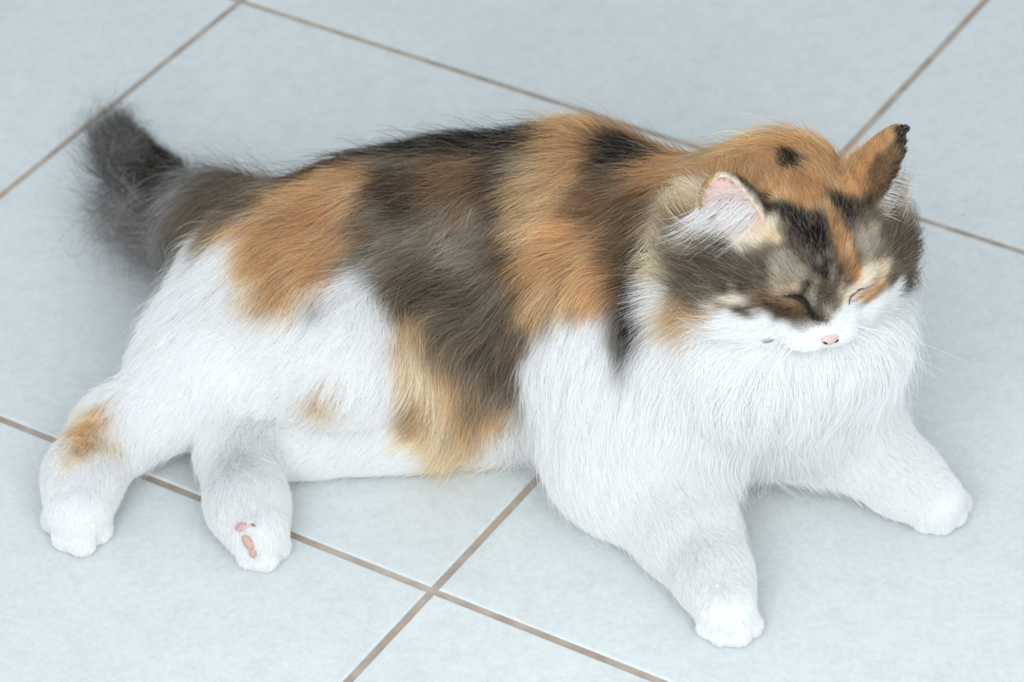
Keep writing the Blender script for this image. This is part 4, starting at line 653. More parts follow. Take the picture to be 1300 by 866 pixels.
def window(lo, hi):
    a = np.clip(((np.asarray(lo) - LO) / VOX).astype(int), 0, DIM - 1)
    b = np.clip(((np.asarray(hi) - LO) / VOX).astype(int) + 2, 1, DIM)
    s = tuple(slice(a[i], b[i]) for i in range(3))
    return s, np.meshgrid(*(AX[i][s[i]] for i in range(3)), indexing='ij')

def blend(s, d, k):
    old = field[s]
    h = np.clip(0.5 + 0.5 * (old - d) / k, 0, 1)
    field[s] = old * (1 - h) + d * h - k * h * (1 - h)

def capsule_distance(X, A, ra, B, rb):
    A = np.asarray(A, np.float32); B = np.asarray(B, np.float32); ab = B - A
    t = np.clip(((X[0] - A[0]) * ab[0] + (X[1] - A[1]) * ab[1] + (X[2] - A[2]) * ab[2]) / max(float(ab @ ab), 1e-9), 0, 1)
    return np.sqrt((X[0] - A[0] - t * ab[0]) ** 2 + (X[1] - A[1] - t * ab[1]) ** 2 + (X[2] - A[2] - t * ab[2]) ** 2) - (ra + (rb - ra) * t)

def add_capsule(A, ra, B, rb, k):
    m = max(ra, rb) + k + 0.03
    s, X = window(np.minimum(A, B) - m, np.maximum(A, B) + m)
    blend(s, capsule_distance(X, A, ra, B, rb), k)

def local(X, origin, rot):
    Y = [X[i] - origin[i] for i in range(3)]
    return [Y[0] * rot[0, j] + Y[1] * rot[1, j] + Y[2] * rot[2, j] for j in range(3)]

def ellipsoid_distance(Y, c, r):
    q = [(Y[i] - c[i]) for i in range(3)]
    k0 = np.sqrt(sum((q[i] / r[i]) ** 2 for i in range(3))) + 1e-6
    k1 = np.sqrt(sum((q[i] / r[i] ** 2) ** 2 for i in range(3))) + 1e-6
    return k0 * (k0 - 1) / k1

# head pieces in head coordinates (cm): centre, radii, blend
HEAD_ELLIPSOIDS = [
    ((0, -0.5, 0.6), (4.0, 4.3, 3.9), 1.5),
    ((2.3, 1.0, -1.2), (2.3, 2.5, 2.3), 1.5), ((-2.3, 1.0, -1.2), (2.3, 2.5, 2.3), 1.5),
    ((2.9, 0.2, -0.7), (2.0, 2.2, 2.2), 1.5), ((-3.6, 0.1, -0.5), (2.1, 2.2, 2.4), 1.5),
    ((0, 3.3, -1.5), (1.75, 1.5, 1.2), 0.9),
    ((1.0, 3.85, -1.75), (0.95, 0.9, 0.8), 0.5), ((-1.0, 3.85, -1.75), (0.95, 0.9, 0.8), 0.5),
    ((0, 3.2, -2.55), (0.9, 0.9, 0.65), 0.5),
    ((0, 2.5, 1.0), (1.6, 1.3, 1.6), 1.0), ((0, 3.7, -0.35), (0.75, 0.95, 0.85), 0.7),
    ((1.7, 2.45, 1.05), (1.25, 0.9, 0.75), 0.7), ((-1.7, 2.45, 1.05), (1.25, 0.9, 0.75), 0.7),
    ((1.75, 2.75, 0.2), (1.0, 0.8, 0.75), 0.5), ((-1.75, 2.75, 0.2), (1.0, 0.8, 0.75), 0.5),
    ((0, 4.65, -1.3), (0.5, 0.35, 0.35), 0.3),
]
# ears (cm): base centre, tip, opening direction, half width
EARS = [((3.75, -0.9, 2.2), (5.3, -1.1, 6.0), (0.55, 0.80, 0.10), 1.9),
        ((-3.5, -1.3, 2.3), (-5.5, -1.5, 6.9), (-0.90, 0.36, -0.15), 2.1)]

def ear_frame(ear):
    B, T, O, W = (np.asarray(q, float) * (0.01 if i != 2 else 1) for i, q in enumerate(ear))
    a = T - B; L = np.linalg.norm(a); a /= L
    o = O - a * (O @ a); o /= np.linalg.norm(o)
    w = np.cross(a, o)
    return B, a, o, w, L, W

def ear_distance(Y, ear):
    B, a, o, w, L, W = ear_frame(ear)
    q = [Y[i] - B[i] for i in range(3)]
    ta = (q[0] * a[0] + q[1] * a[1] + q[2] * a[2]); to = q[0] * o[0] + q[1] * o[1] + q[2] * o[2]; tw = q[0] * w[0] + q[1] * w[1] + q[2] * w[2]
    u = np.clip(ta / L, 0, 1)
    prof = np.sqrt(np.clip(1 - u ** 1.7, 0.0, 1)) 
    hw = W * prof + 1e-4
    hd = 0.62 * W * prof + 1e-4
    cap = np.maximum(ta - L, -ta - 0.012)
    outer = np.maximum((np.sqrt((tw / hw) ** 2 + (to / hd) ** 2) - 1) * np.minimum(hw, hd), cap)
    hw2 = np.maximum(hw - 0.0022, 1e-4); hd2 = np.maximum(hd * 1.25 - 0.001, 1e-4)
    inner = np.maximum((np.sqrt((tw / hw2) ** 2 + ((to - hd * 0.55) / hd2) ** 2) - 1) * np.minimum(hw2, hd2), -(ta - 0.002))
    return np.maximum(outer, -inner), ta, to, tw

def build_field():
    for A, ra, B, rb, k, reg in CAPSULES:
        add_capsule(np.array(A), ra, np.array(B), rb, k)
    hp = np.array(HEAD_POS)
    s, X = window(hp - 0.10, hp + 0.115)
    Y = local(X, hp, HEAD_R)
    for c, r, k in HEAD_ELLIPSOIDS:
        blend(s, ellipsoid_distance(Y, np.array(c) * 0.01, np.array(r) * 0.01), k * 0.01)
    for e in EARS:
        blend(s, ear_distance(Y, e)[0], 0.005)
    # lie flat on the floor
    z = AX[2][None, None, :]
    np.maximum(field, 0.0015 - z, out=field)
build_field()

def surface_nets(f):
    """Vertices (one per crossed cell) and quads of the zero level."""
    neg = f < 0
    n = np.zeros(np.array(f.shape) - 1, np.int8)
    for i in (0, 1):
        for j in (0, 1):
            for k in (0, 1):
                n += neg[i:f.shape[0] - 1 + i, j:f.shape[1] - 1 + j, k:f.shape[2] - 1 + k]
    cells = np.argwhere((n > 0) & (n < 8))
    idx = np.full(n.shape, -1, np.int32)
    idx[tuple(cells.T)] = np.arange(len(cells))
    acc = np.zeros((len(cells), 3)); cnt = np.zeros(len(cells))
    corners = [(i, j, k) for i in (0, 1) for j in (0, 1) for k in (0, 1)]
    for a in corners:
        for ax in range(3):
            if a[ax]: continue
            b = list(a); b[ax] = 1
            fa = f[tuple((cells + a).T)]; fb = f[tuple((cells + b).T)]
            m = (fa < 0) != (fb < 0)
            t = np.where(m, fa / np.where(fa == fb, 1, fa - fb), 0)
            pt = np.array(a, float)[None, :] + np.eye(3)[ax][None, :] * t[:, None]
            acc += np.where(m[:, None], pt, 0); cnt += m
    V = cells + acc / cnt[:, None]
    quads = []
    for ax in range(3):
        u, v = (ax + 1) % 3, (ax + 2) % 3
        sl = [slice(1, -1)] * 3; sl[ax] = slice(0, -1)
        sl2 = list(sl); sl2[ax] = slice(1, None)
        A = neg[tuple(sl)]; B = neg[tuple(sl2)]
        e = np.argwhere(A != B)
        flip = A[tuple(e.T)]
        e = e + np.array([0 if i == ax else 1 for i in range(3)])
        du = np.eye(3, dtype=int)[u]; dv = np.eye(3, dtype=int)[v]
        q = np.stack([idx[tuple((e - du - dv).T)], idx[tuple((e - dv).T)], idx[tuple(e.T)], idx[tuple((e - du).T)]], 1)
        q = np.where(flip[:, None], q, q[:, ::-1])
        quads.append(q[(q >= 0).all(1)])
    return V * VOX + LO, np.concatenate(quads)

GRAD = None
def sample(pts):
    """Distance and outward normal of the body field at points."""
    g = np.clip((pts - LO) / VOX, 2, DIM - 4)
    i = g.astype(int); t = (g - i)
    def tri(ii):
        x, y, z = ii[:, 0], ii[:, 1], ii[:, 2]
        tx, ty, tz = t[:, 0], t[:, 1], t[:, 2]
        c = lambda a, b, d: field[x + a, y + b, z + d]
        return ((c(0,0,0)*(1-tx)+c(1,0,0)*tx)*(1-ty) + (c(0,1,0)*(1-tx)+c(1,1,0)*tx)*ty)*(1-tz) + \
               ((c(0,0,1)*(1-tx)+c(1,0,1)*tx)*(1-ty) + (c(0,1,1)*(1-tx)+c(1,1,1)*tx)*ty)*tz
    d = tri(i)
    e = np.eye(3, dtype=int) * 2
    n = np.stack([tri(i + e[k]) - tri(i - e[k]) for k in range(3)], 1)
    n /= np.linalg.norm(n, axis=1, keepdims=True) + 1e-9
    return d, n

verts, quads = surface_nets(field)
# relax the voxel stepping a little
for _ in range(2):
    acc = np.zeros_like(verts); cnt = np.zeros(len(verts))
    for a, b in ((0, 1), (1, 2), (2, 3), (3, 0)):
        np.add.at(acc, quads[:, a], verts[quads[:, b]]); np.add.at(cnt, quads[:, a], 1)
        np.add.at(acc, quads[:, b], verts[quads[:, a]]); np.add.at(cnt, quads[:, b], 1)
    verts = verts * 0.5 + 0.5 * acc / cnt[:, None]
print('body', len(verts), len(quads))

# ------------------------------------------------------------------ how the coat lies, region by region
#          flow (None: along the limb)   length mm, lift rad, hairs per mm2, clump pull
REGIONS = {
    'rump':     ((-0.85, -0.10, -0.50), 27, 0.42, 1.0, 0.55),
    'back':     ((-0.80, -0.15, -0.60), 29, 0.40, 1.0, 0.55),
    'belly':    ((-0.35, -0.45, -0.80), 30, 0.40, 1.0, 0.60),
    'shoulder': ((-0.40, -0.30, -0.85), 27, 0.36, 1.2, 0.38),
    'chest':    ((-0.03, -0.20, -0.98), 33, 0.36, 1.3, 0.35),
    'neck':     ((-0.85, 0.10, -0.45), 30, 0.42, 1.1, 0.45),
    'uparm':    ((-0.10, -0.50, -0.85), 20, 0.32, 1.3, 0.35),
    'foreleg':  (None, 11, 0.33, 3.4, 0.25),
    'paw':      (None, 5.5, 0.42, 3.6, 0.3),
    'toe':      (None, 3.4, 0.38, 5.0, 0.2),
    'thigh':    ((-0.55, -0.45, -0.70), 24, 0.38, 1.1, 0.65),
    'shin':     ((-0.55, -0.45, -0.60), 13, 0.36, 1.3, 0.65),
    'shin2':    ((-0.85, -0.25, -0.40), 11, 0.35, 1.8, 0.4),
    'foot':     (None, 9.5, 0.33, 4.0, 0.25),
    'foot2':    (None, 9.5, 0.33, 4.0, 0.25),
    'paw2':     (None, 6.5, 0.42, 3.6, 0.3),
    'tailbase': ((-0.85, -0.42, -0.30), 38, 0.40, 1.6, 0.4),
    'tailroot': ((-0.92, -0.36, -0.15), 60, 0.50, 3.6, 0.35),
    'tail':     ((-0.95, 0.05, -0.05), 60, 0.50, 3.6, 0.35),
    'tailtip':  ((-0.70, 0.65, 0.10), 44, 0.50, 4.0, 0.35),
}

def capsule_d(Pt, A, ra, B, rb):
    A = np.array(A); B = np.array(B); ab = B - A
    t = np.clip((Pt - A) @ ab / max(ab @ ab, 1e-9), 0, 1)
    return np.linalg.norm(Pt - A - t[:, None] * ab, axis=1) - (ra + (rb - ra) * t)

def smooth01(x, a, b):
    t = np.clip((x - a) / (b - a), 0, 1)
    return t * t * (3 - 2 * t)

def head_local(Pt):
    return (Pt - np.array(HEAD_POS)) @ HEAD_R * 100

def coat_layout(Pt):
    """Flow vector, length (m), lift, density, clump, ear share, head share, tail share at points."""
    n = len(Pt)
    W = np.zeros(n); F = np.zeros((n, 3)); L = np.zeros(n); T = np.zeros(n); D = np.zeros(n); K = np.zeros(n)
    tail = np.zeros(n)
    for A, ra, B, rb, k, reg in CAPSULES:
        fl, ln, li, de, cl = REGIONS[reg]
        d = capsule_d(Pt, A, ra, B, rb)
        w = np.exp(-np.clip(d, 0, None) / (0.006 if not reg.startswith('tail') else 0.003)) + 1e-12
        f = np.array(B) - np.array(A) if fl is None else np.array(fl)
        f = f / np.linalg.norm(f)
        W += w; F += w[:, None] * f; L += w * ln; T += w * li; D += w * de; K += w * cl
        if reg in ('tailroot', 'tail', 'tailtip'): tail += w
    # head: the coat parts at the nose and runs back over the skull and down the cheeks
    q = head_local(Pt)
    Y = [q[:, i] * 0.01 for i in range(3)]
    dh = np.min([ellipsoid_distance(Y, np.array(c) * 0.01, np.array(r) * 0.01) for c, r, k in HEAD_ELLIPSOIDS], axis=0)
    w = np.exp(-np.clip(dh, 0, None) / 0.004) * 3.0
    r = q - np.array((0, 5.2, -1.3))
    dn = np.linalg.norm(r, axis=1)
    side = smooth01(np.abs(q[:, 0]), 2.0, 4.5) * smooth01(-q[:, 2], -2.0, 1.5)
    r = r / dn[:, None]
    r[:, 2] -= side * 0.55
    r[:, 0] += side * 0.75 * np.sign(q[:, 0])
    fw = r @ HEAD_R.T
    fw /= np.linalg.norm(fw, axis=1, keepdims=True)
    ln = 3.2 + 4.5 * smooth01(dn, 1.2, 5) + 24 * smooth01(dn, 5.0, 8.6) * smooth01(q[:, 2], 4.3, 0.8) * smooth01(np.abs(q[:, 0]), 1.5, 3.5) + 6 * smooth01(dn, 6, 9)
    low = smooth01(-q[:, 2], 0.5, 2.5) * smooth01(dn, 3.5, 6)
    ln += 17 * low * smooth01(np.abs(q[:, 0]), 0.8, 2.4)
    W += w; F += w[:, None] * fw; L += w * ln; T += w * (0.30 + 0.12 * smooth01(dn, 5, 9) + 0.22 * side + 0.25 * smooth01(np.abs(q[:, 0]), 3.2, 5.0)); D += w * (4.2 - 2.2 * smooth01(dn, 4, 9)); K += w * 0.25
    head = w / W
    ear = np.zeros(n); inner = np.zeros(n)
    for e in EARS:
        de, ta, to, tw = ear_distance(Y, e)
        B0, a, o, wv, Le, We = ear_frame(e)
        we = np.exp(-np.clip(de, 0, None) / 0.0015) * smooth01(ta, 0.004, 0.011) * 60
        fe = HEAD_R @ a
        W += we; F += we[:, None] * fe; L += we * 3.6; T += we * 0.3; D += we * 5.0; K += we * 0.1
        ear = np.maximum(ear, we / (we + 3))
        u = np.clip(ta / Le, 0, 1); prof = np.sqrt(np.clip(1 - u ** 1.7, 0, 1))
        hw = np.maximum(We * prof - 0.0022, 1e-4); hd = 0.62 * We * prof; hd2 = np.maximum(hd * 1.25 - 0.001, 1e-4)
        g = ((np.sqrt((tw / hw) ** 2 + ((to - hd * 0.55) / hd2) ** 2) - 1) * np.minimum(hw, hd2) < 0.0006) & (de < 0.004) & (ta > 0.001) & (ta < Le * 0.95)
        inner = np.maximum(inner, g)
    return dict(F=F / W[:, None], L=L / W * 0.001, T=T / W, D=D / W, K=K / W, ear=ear, head=head, tail=tail / W, inner=inner, q=q)

def waves(Pt, scale, seed, n=7):
    """Smooth vector noise: a few sines with random directions."""
    r = np.random.default_rng(seed)
    out = np.zeros((len(Pt), 3))
    for i in range(n):
        k = r.normal(size=3); k *= (0.6 + 0.9 * r.random()) * 2 * np.pi / (scale * np.linalg.norm(k))
        out += np.sin(Pt @ k + r.random() * 6.28)[:, None] * r.normal(size=3)
    return out / math.sqrt(n)

PALETTE = {   # sRGB of the hair itself
    'W': (245, 246, 247), 'Y': (244, 236, 222), 'C': (232, 212, 182), 'T': (206, 178, 138), 'A': (224, 190, 146),
    'O': (212, 171, 124), 'D': (190, 146, 101), 'R': (186, 124, 70), 'M': (134, 106, 78), 'B': (82, 64, 50),
    'N': (36, 33, 34), 'H': (103, 92, 80), 'G': (132, 119, 102), 'L': (182, 172, 156), 'K': (84, 82, 85), 'S': (160, 158, 158), 'P': (232, 200, 196),
}
KEYS = list(PALETTE)
PAL = (np.array([PALETTE[k] for k in KEYS]) / 255.0)
PAL = np.where(PAL <= 0.04045, PAL / 12.92, ((PAL + 0.055) / 1.055) ** 2.4)
if COAT_SEEDS:
    SEED_P = np.array([s[:3] for s in COAT_SEEDS], np.float32) * 0.001
    SEED_C = PAL[[KEYS.index(s[3]) for s in COAT_SEEDS]].astype(np.float32)
else:
    SEED_P = np.zeros((1, 3), np.float32); SEED_C = PAL[[0]].astype(np.float32)

def coat_colour(Pt, sigma):
    """Soft nearest patch marker."""
    out = np.zeros((len(Pt), 3), np.float32)
    Pt = Pt.astype(np.float32)
    s2 = (SEED_P ** 2).sum(1)
    for a in range(0, len(Pt), 8000):
        p = Pt[a:a + 8000]
        d2 = (p ** 2).sum(1)[:, None] + s2[None] - 2 * p @ SEED_P.T
        j = min(5, d2.shape[1] - 1)
        near = np.argpartition(d2, j, axis=1)[:, :j + 1]
        d = np.sqrt(np.maximum(np.take_along_axis(d2, near, 1), 0))
        w = np.exp(-(d - d.min(1, keepdims=True)) / sigma[a:a + 8000, None].astype(np.float32))
        out[a:a + 8000] = (w[:, :, None] * SEED_C[near]).sum(1) / w.sum(1)[:, None]
    return out

# ------------------------------------------------------------------ body mesh
def numpy_mesh(name, V, Q):
    me = bpy.data.meshes.new(name)
    k = Q.shape[1]
    me.vertices.add(len(V)); me.vertices.foreach_set('co', V.astype(np.float32).ravel())
    me.loops.add(k * len(Q)); me.loops.foreach_set('vertex_index', Q.astype(np.int32).ravel())
    me.polygons.add(len(Q)); me.polygons.foreach_set('loop_start', np.arange(len(Q), dtype=np.int32) * k)
    me.update(calc_edges=True)
    me.polygons.foreach_set('use_smooth', [True] * len(Q))
    return me

used = np.unique(quads)
remap = np.full(len(verts), -1); remap[used] = np.arange(len(used))
verts = verts[used]; quads = remap[quads]
lay = coat_layout(verts)
skin_col = coat_colour(verts, np.where(lay['head'] > 0.5, 0.0015, 0.004))
pink = np.clip(lay['inner'], 0, 1)[:, None]
skin_col = skin_col * (1 - pink) + pink * PAL[KEYS.index('P')]
body_me = numpy_mesh('cat', verts, quads)
ca = body_me.attributes.new('coat', 'FLOAT_COLOR', 'POINT')
ca.data.foreach_set('color', np.c_[skin_col, np.ones(len(verts))].astype(np.float32).ravel())
body_me.materials.append(fur_material('cat_skin', 0.0, 0.7, 0.1))
cat = bpy.data.objects.new('cat', body_me)
col.objects.link(cat)
cat['label'] = 'calico long-haired cat lying on the tiles with eyes nearly shut'
cat['category'] = 'cat'

# ------------------------------------------------------------------ fur strands
tri = np.concatenate([quads[:, [0, 1, 2]], quads[:, [0, 2, 3]]])
TA = np.linalg.norm(np.cross(verts[tri[:, 1]] - verts[tri[:, 0]], verts[tri[:, 2]] - verts[tri[:, 0]]), axis=1) * 0.5 * 1e6

def roots(mask, density_scale):
    w = TA * (lay['D'] * mask)[tri].mean(1) * density_scale
    n = int(w.sum())
    t = rng.choice(len(tri), n, p=w / w.sum())
    u, v = rng.random(n), rng.random(n)
    f = u + v > 1; u[f], v[f] = 1 - u[f], 1 - v[f]
    b = np.stack([1 - u - v, u, v], 1)
    return (verts[tri[t]] * b[:, :, None]).sum(1)

def clump_centres(Pt, cell, seed):
    """Nearest jittered lattice point of each root."""
    c = np.floor(Pt / cell).astype(np.int64)
    best = np.full(len(Pt), 9e9); centre = np.zeros_like(Pt); key = np.zeros(len(Pt), np.int64)
    for dx in (-1, 0, 1):
        for dy in (-1, 0, 1):
            for dz in (-1, 0, 1):
                k = c + (dx, dy, dz)
                h = (k[:, 0] * 73856093) ^ (k[:, 1] * 19349663) ^ (k[:, 2] * 83492791) ^ seed
                j = np.stack([((h * m) >> 7) % 1024 / 1024.0 for m in (1103515245, 22695477, 69069)], 1)
                q = (k + j) * cell
                d = ((q - Pt) ** 2).sum(1)
                m = d < best
                best[m] = d[m]; centre[m] = q[m]; key[m] = h[m]
    return centre, key

def grow(root, lay_r, steps, length_jitter=0.3, seed=1, flow=None, curl=0.25):
    n = len(root)
    L = lay_r['L'] * (1 + length_jitter * (rng.random(n) * 2 - 1.3))
    F = lay_r['F'] if flow is None else flow
    F = F + curl * (waves(root, 0.05, seed) * 0.8 + waves(root, 0.014, seed + 1) * 0.75) * np.clip(lay_r['L'] / 0.02, 0.25, 1.2)[:, None]
    F = F + rng.normal(size=(n, 3)) * 0.16
    lift = lay_r['T'] * (0.75 + 0.6 * rng.random(n))
    guard = (rng.random(n) < 0.05) & (lay_r['head'] < 0.3)
    L = np.where(guard, L * 1.18, L); lift = np.where(guard, lift * 1.5, lift)
    p = root.copy(); pts = [p.copy()]
    for s in range(steps):
        u = s / (steps - 1 if steps > 1 else 1)
        d, nn = sample(p)
        ft = F - nn * (F * nn).sum(1)[:, None]
        ft /= np.linalg.norm(ft, axis=1, keepdims=True) + 1e-6
        a = lift * (1.5 - 1.25 * u)
        a = np.where(d < 0.0006 * (s + 1) - 0.0005, np.maximum(a, 0.6), a)
        step = ft * np.cos(a)[:, None] + nn * np.sin(a)[:, None]
        step[:, 2] -= 0.10 * u
        p = p + step * (L / steps)[:, None]
        p[:, 2] = np.maximum(p[:, 2], 0.0008 + 0.0006 * rng.random(n))
        pts.append(p.copy())
    pts = np.stack(pts, 1)
    cell = np.where(lay_r['L'] > 0.016, 0.0085, 0.0040)
    for c in np.unique(cell):
        m = cell == c
        C, key = clump_centres(root[m], c, seed * 131)
        off = C - root[m]
        nn = sample(root[m])[1]
        off -= nn * (off * nn).sum(1)[:, None]
        s = np.linspace(0, 1, steps + 1) ** 1.4
        pts[m] += off[:, None, :] * (s[None, :, None] * lay_r['K'][m][:, None, None] * 0.9)
    pts[:, :, 2] = np.maximum(pts[:, :, 2], 0.0008)
    return pts

def hair_object(name, pts, colour, radius, mat, taper=0.85):
    n, k = pts.shape[:2]
    cu = bpy.data.hair_curves.new(name)
    cu.add_curves([k] * n)
    cu.attributes['position'].data.foreach_set('vector', pts.astype(np.float32).ravel())
    r = radius[:, None] * (1 - taper * np.linspace(0, 1, k)[None, :] ** 1.5)
    ra = cu.attributes.get('radius') or cu.attributes.new('radius', 'FLOAT', 'POINT')
    ra.data.foreach_set('value', r.astype(np.float32).ravel())
    ca = cu.attributes.new('coat', 'FLOAT_COLOR', 'POINT')
    c4 = np.concatenate([colour, np.ones((n, k, 1))], 2)
    ca.data.foreach_set('color', c4.astype(np.float32).ravel())
    cu.materials.append(mat)
    o = bpy.data.objects.new(name, cu)
    col.objects.link(o)
    o.parent = cat
    o['kind'] = 'stuff'
    return o

def shade_strands(base, k, agouti, seed):
    """Hair-to-hair variation and darker roots / paler bands, per strand."""
    n = len(base)
    r = np.random.default_rng(seed)
    v = np.exp(r.normal(size=n) * 0.22 * agouti)
    band = np.linspace(0, 1, k)[None, :]
    light = np.where(r.random(n) < 0.22, 1.0, 0.0) * agouti
    c = base[:, None, :] * v[:, None, None] * (1 + agouti[:, None, None] * (0.35 * band[:, :, None] - 0.12))
    tip = np.array((0.72, 0.63, 0.50))
    c = c + (tip - c) * (light[:, None] * 0.5 * band)[:, :, None]
    return np.clip(c, 0.004, 0.955)

def coat(name, mask, density_scale, steps, radius, seed, mat, curl=0.25, keep=None, tail=False):
    root = roots(mask, density_scale)
    if keep is not None:
        root = root[keep(root)]
    lr = coat_layout(root)
    if tail:
        nn = sample(root)[1]
        lean = smooth01(nn @ np.array((-0.75, -0.5, -0.2)), -0.5, 0.5)
        lr['L'] = lr['L'] * (0.30 + 0.70 * lean) * rng.uniform(0.5, 1.15, len(root)) * np.where(rng.random(len(root)) < 0.18, 1.4, 1.0)
    pts = grow(root, lr, steps, seed=seed, curl=curl)
    look = pts[:, (steps + 1) // 2] if lr['tail'].mean() < 0.5 else root
    warp = waves(look, 0.02, seed + 7) * 0.0022 * np.where(lr['head'] > 0.5, 0.25, 1)[:, None]
    sig = np.where(lr['head'] > 0.4, 0.0012, 0.0035)
    base = coat_colour(look + warp, sig)
    white = smooth01(base.min(1), 0.45, 0.75)
    mottle = waves(look, 0.030, seed + 31)[:, 0] * 0.16 + waves(look, 0.009, seed + 32)[:, 0] * 0.14
    base = base * np.exp(mottle * (1 - white) * np.where(lr['head'] > 0.5, 0.6, 1.0))[:, None]
    cols = shade_strands(base, steps + 1, (1 - white) * 1.0 + white * 0.30, seed)
    if tail:      # the plume pales towards its hair tips
        g = (np.linspace(0, 1, steps + 1)[None, :] ** 1.2 * lean[:, None] * 0.6)[:, :, None]
        cols = cols * (1 - g) + g * np.array((0.33, 0.32, 0.31))
    rad = np.full(len(root), radius) * (0.8 + 0.4 * rng.random(len(root)))
    print(name, len(root))
    return hair_object(name, pts, cols, rad, mat), root, pts, cols

fur_mat = fur_material('calico_fur')
m_tail = (lay['tail'] > 0.5) * 1.0
m_head = (lay['head'] > 0.5) * (1 - m_tail)
m_ear = (lay['ear'] > 0.5) * 1.0
m_in = np.clip(lay['inner'], 0, 1)
m_body = (1 - m_tail) * (1 - (m_head > 0)) * (1 - m_ear) * (1 - m_in)
m_head = m_head * (1 - m_ear) * (1 - m_in)
m_earfur = m_ear * (1 - m_in)
DENS = globals().get('DENS', 1.0)
body_fur, *_ = coat('body_fur', m_body, 1.15 * DENS, 7, 0.00011, 3, fur_mat)
coat('head_fur', m_head, 1.3 * DENS, 6, 0.00010, 5, fur_mat, curl=0.10)
coat('ear_fur', m_earfur, 1.3 * DENS, 4, 0.00009, 6, fur_mat, curl=0.05)
tail_fur, *_ = coat('tail_fur', m_tail, 1.0 * DENS, 8, 0.00011, 8, fur_mat, curl=0.40, tail=True)
tail_fur['label'] = 'long smoky grey hair of the bushy tail'

# ------------------------------------------------------------------ face, ear tufts, pads, whiskers
def tube(name, pts, rads, mat, sides=8, flat=1.0, up=None, parent=None):
    pts = np.asarray(pts, float)
    vs, fs = [], []
    for i, p in enumerate(pts):
        t = pts[min(i + 1, len(pts) - 1)] - pts[max(i - 1, 0)]
        t /= np.linalg.norm(t)
        u = np.array((0, 0, 1.0)) if up is None else np.asarray(up, float)
        u = u - t * (u @ t); u /= np.linalg.norm(u) + 1e-9
        w = np.cross(t, u)
        for k in range(sides):
            a = 2 * math.pi * k / sides
            vs.append(p + (w * math.cos(a) + u * math.sin(a) * flat) * rads[i])
    for i in range(len(pts) - 1):
        for k in range(sides):
            fs.append((i * sides + k, i * sides + (k + 1) % sides, (i + 1) * sides + (k + 1) % sides, (i + 1) * sides + k))
    fs.append(tuple(range(sides))[::-1]); fs.append(tuple(range((len(pts) - 1) * sides, len(pts) * sides)))
    return mesh_object(name, vs, fs, mat, cat if parent is None else parent, True)

def smooth_path(pts, n):
    """Catmull-Rom through the points."""
    P_ = np.asarray(pts, float); P_ = np.concatenate([[2 * P_[0] - P_[1]], P_, [2 * P_[-1] - P_[-2]]])
    out = []
    m = len(P_) - 3
    for s in np.linspace(0, m - 1e-6, n):
        i = int(s); t = s - i
        a, b, c, d = P_[i:i + 4]
        out.append(0.5 * ((2 * b) + (-a + c) * t + (2 * a - 5 * b + 4 * c - d) * t * t + (-a + 3 * b - 3 * c + d) * t ** 3))
    return np.array(out)

def lump(name, centre, axes, radii, mat, parent=None, squash=None):
    """A small rounded pad: an ellipsoid in its own axes."""
    vs, fs = [], []
    nu, nv = 14, 9
    ax = np.array(axes, float)
    for j in range(nv + 1):
        th = math.pi * j / nv
        for i in range(nu):
            ph = 2 * math.pi * i / nu
            q = np.array((math.sin(th) * math.cos(ph), math.sin(th) * math.sin(ph), math.cos(th)))
            if squash: q = squash(q)
            vs.append(np.array(centre) + (q * radii) @ ax)
    for j in range(nv):
        for i in range(nu):
            fs.append((j * nu + i, (j + 1) * nu + i, (j + 1) * nu + (i + 1) % nu, j * nu + (i + 1) % nu))
    return mesh_object(name, vs, fs, mat, cat if parent is None else parent, True)

def frame_from(normal, along):
    n = np.array(normal, float); n /= np.linalg.norm(n)
    a = np.array(along, float); a -= n * (a @ n); a /= np.linalg.norm(a)
    return np.array((a, np.cross(n, a), n))

MM = 0.001
dark_lid = plain('dark_eye_rim', (0.012, 0.009, 0.009), 0.6, 0.2)
rose_lid = plain('rose_eye_rim', (0.16, 0.07, 0.065), 0.45, 0.4)
nose_pink = plain('nose_leather', (0.70, 0.50, 0.48), 0.45, 0.4, 0.2)
nostril_dark = plain('nostril_dark', (0.06, 0.025, 0.03), 0.6, 0.2)
lip_mauve = plain('lip_mauve', (0.34, 0.22, 0.24), 0.4, 0.4)
pad_pink = plain('pad_pink', (0.58, 0.38, 0.34), 0.6, 0.3, 0.2)
claw_horn = plain('claw_horn', (0.30, 0.22, 0.17), 0.35, 0.5)
whisker_white = plain('whisker_white', (0.93, 0.93, 0.92), 0.35, 0.5)

FWD, UPD, RGT = head_dir(0, 1, 0), head_dir(0, 0, 1), head_dir(1, 0, 0)
# right eye of the cat: a nearly shut dark slit that runs down into the tear line
path = smooth_path(np.array([(142.6, -214.7, 188.9), (146.2, -215.2, 189.6), (150.0, -215.5, 189.2), (153.7, -215.4, 187.4), (156.4, -214.9, 183.3), (157.8, -214.9, 178.4), (159.2, -215.6, 175.2)]) * MM, 22)
o = tube('eyelid', path, 0.0011 * np.sin(np.linspace(0.25, math.pi - 0.3, 22)) ** 0.7, dark_lid, 8, 1.0, UPD)
o['label'] = 'dark nearly shut eye with a black tear line'
path = smooth_path(np.array([(179.4, -206.6, 176.1), (179.7, -206.7, 179.8), (181.4, -206.2, 182.4), (184.4, -204.3, 183.5), (188.1, -201.7, 182.9), (192.8, -197.0, 181.2)]) * MM, 18)
o = tube('eyelid', path, 0.00062 * np.sin(np.linspace(0.3, math.pi - 0.3, 18)) ** 0.7, rose_lid, 8, 1.0, UPD)
o['label'] = 'rose rimmed closed eye'
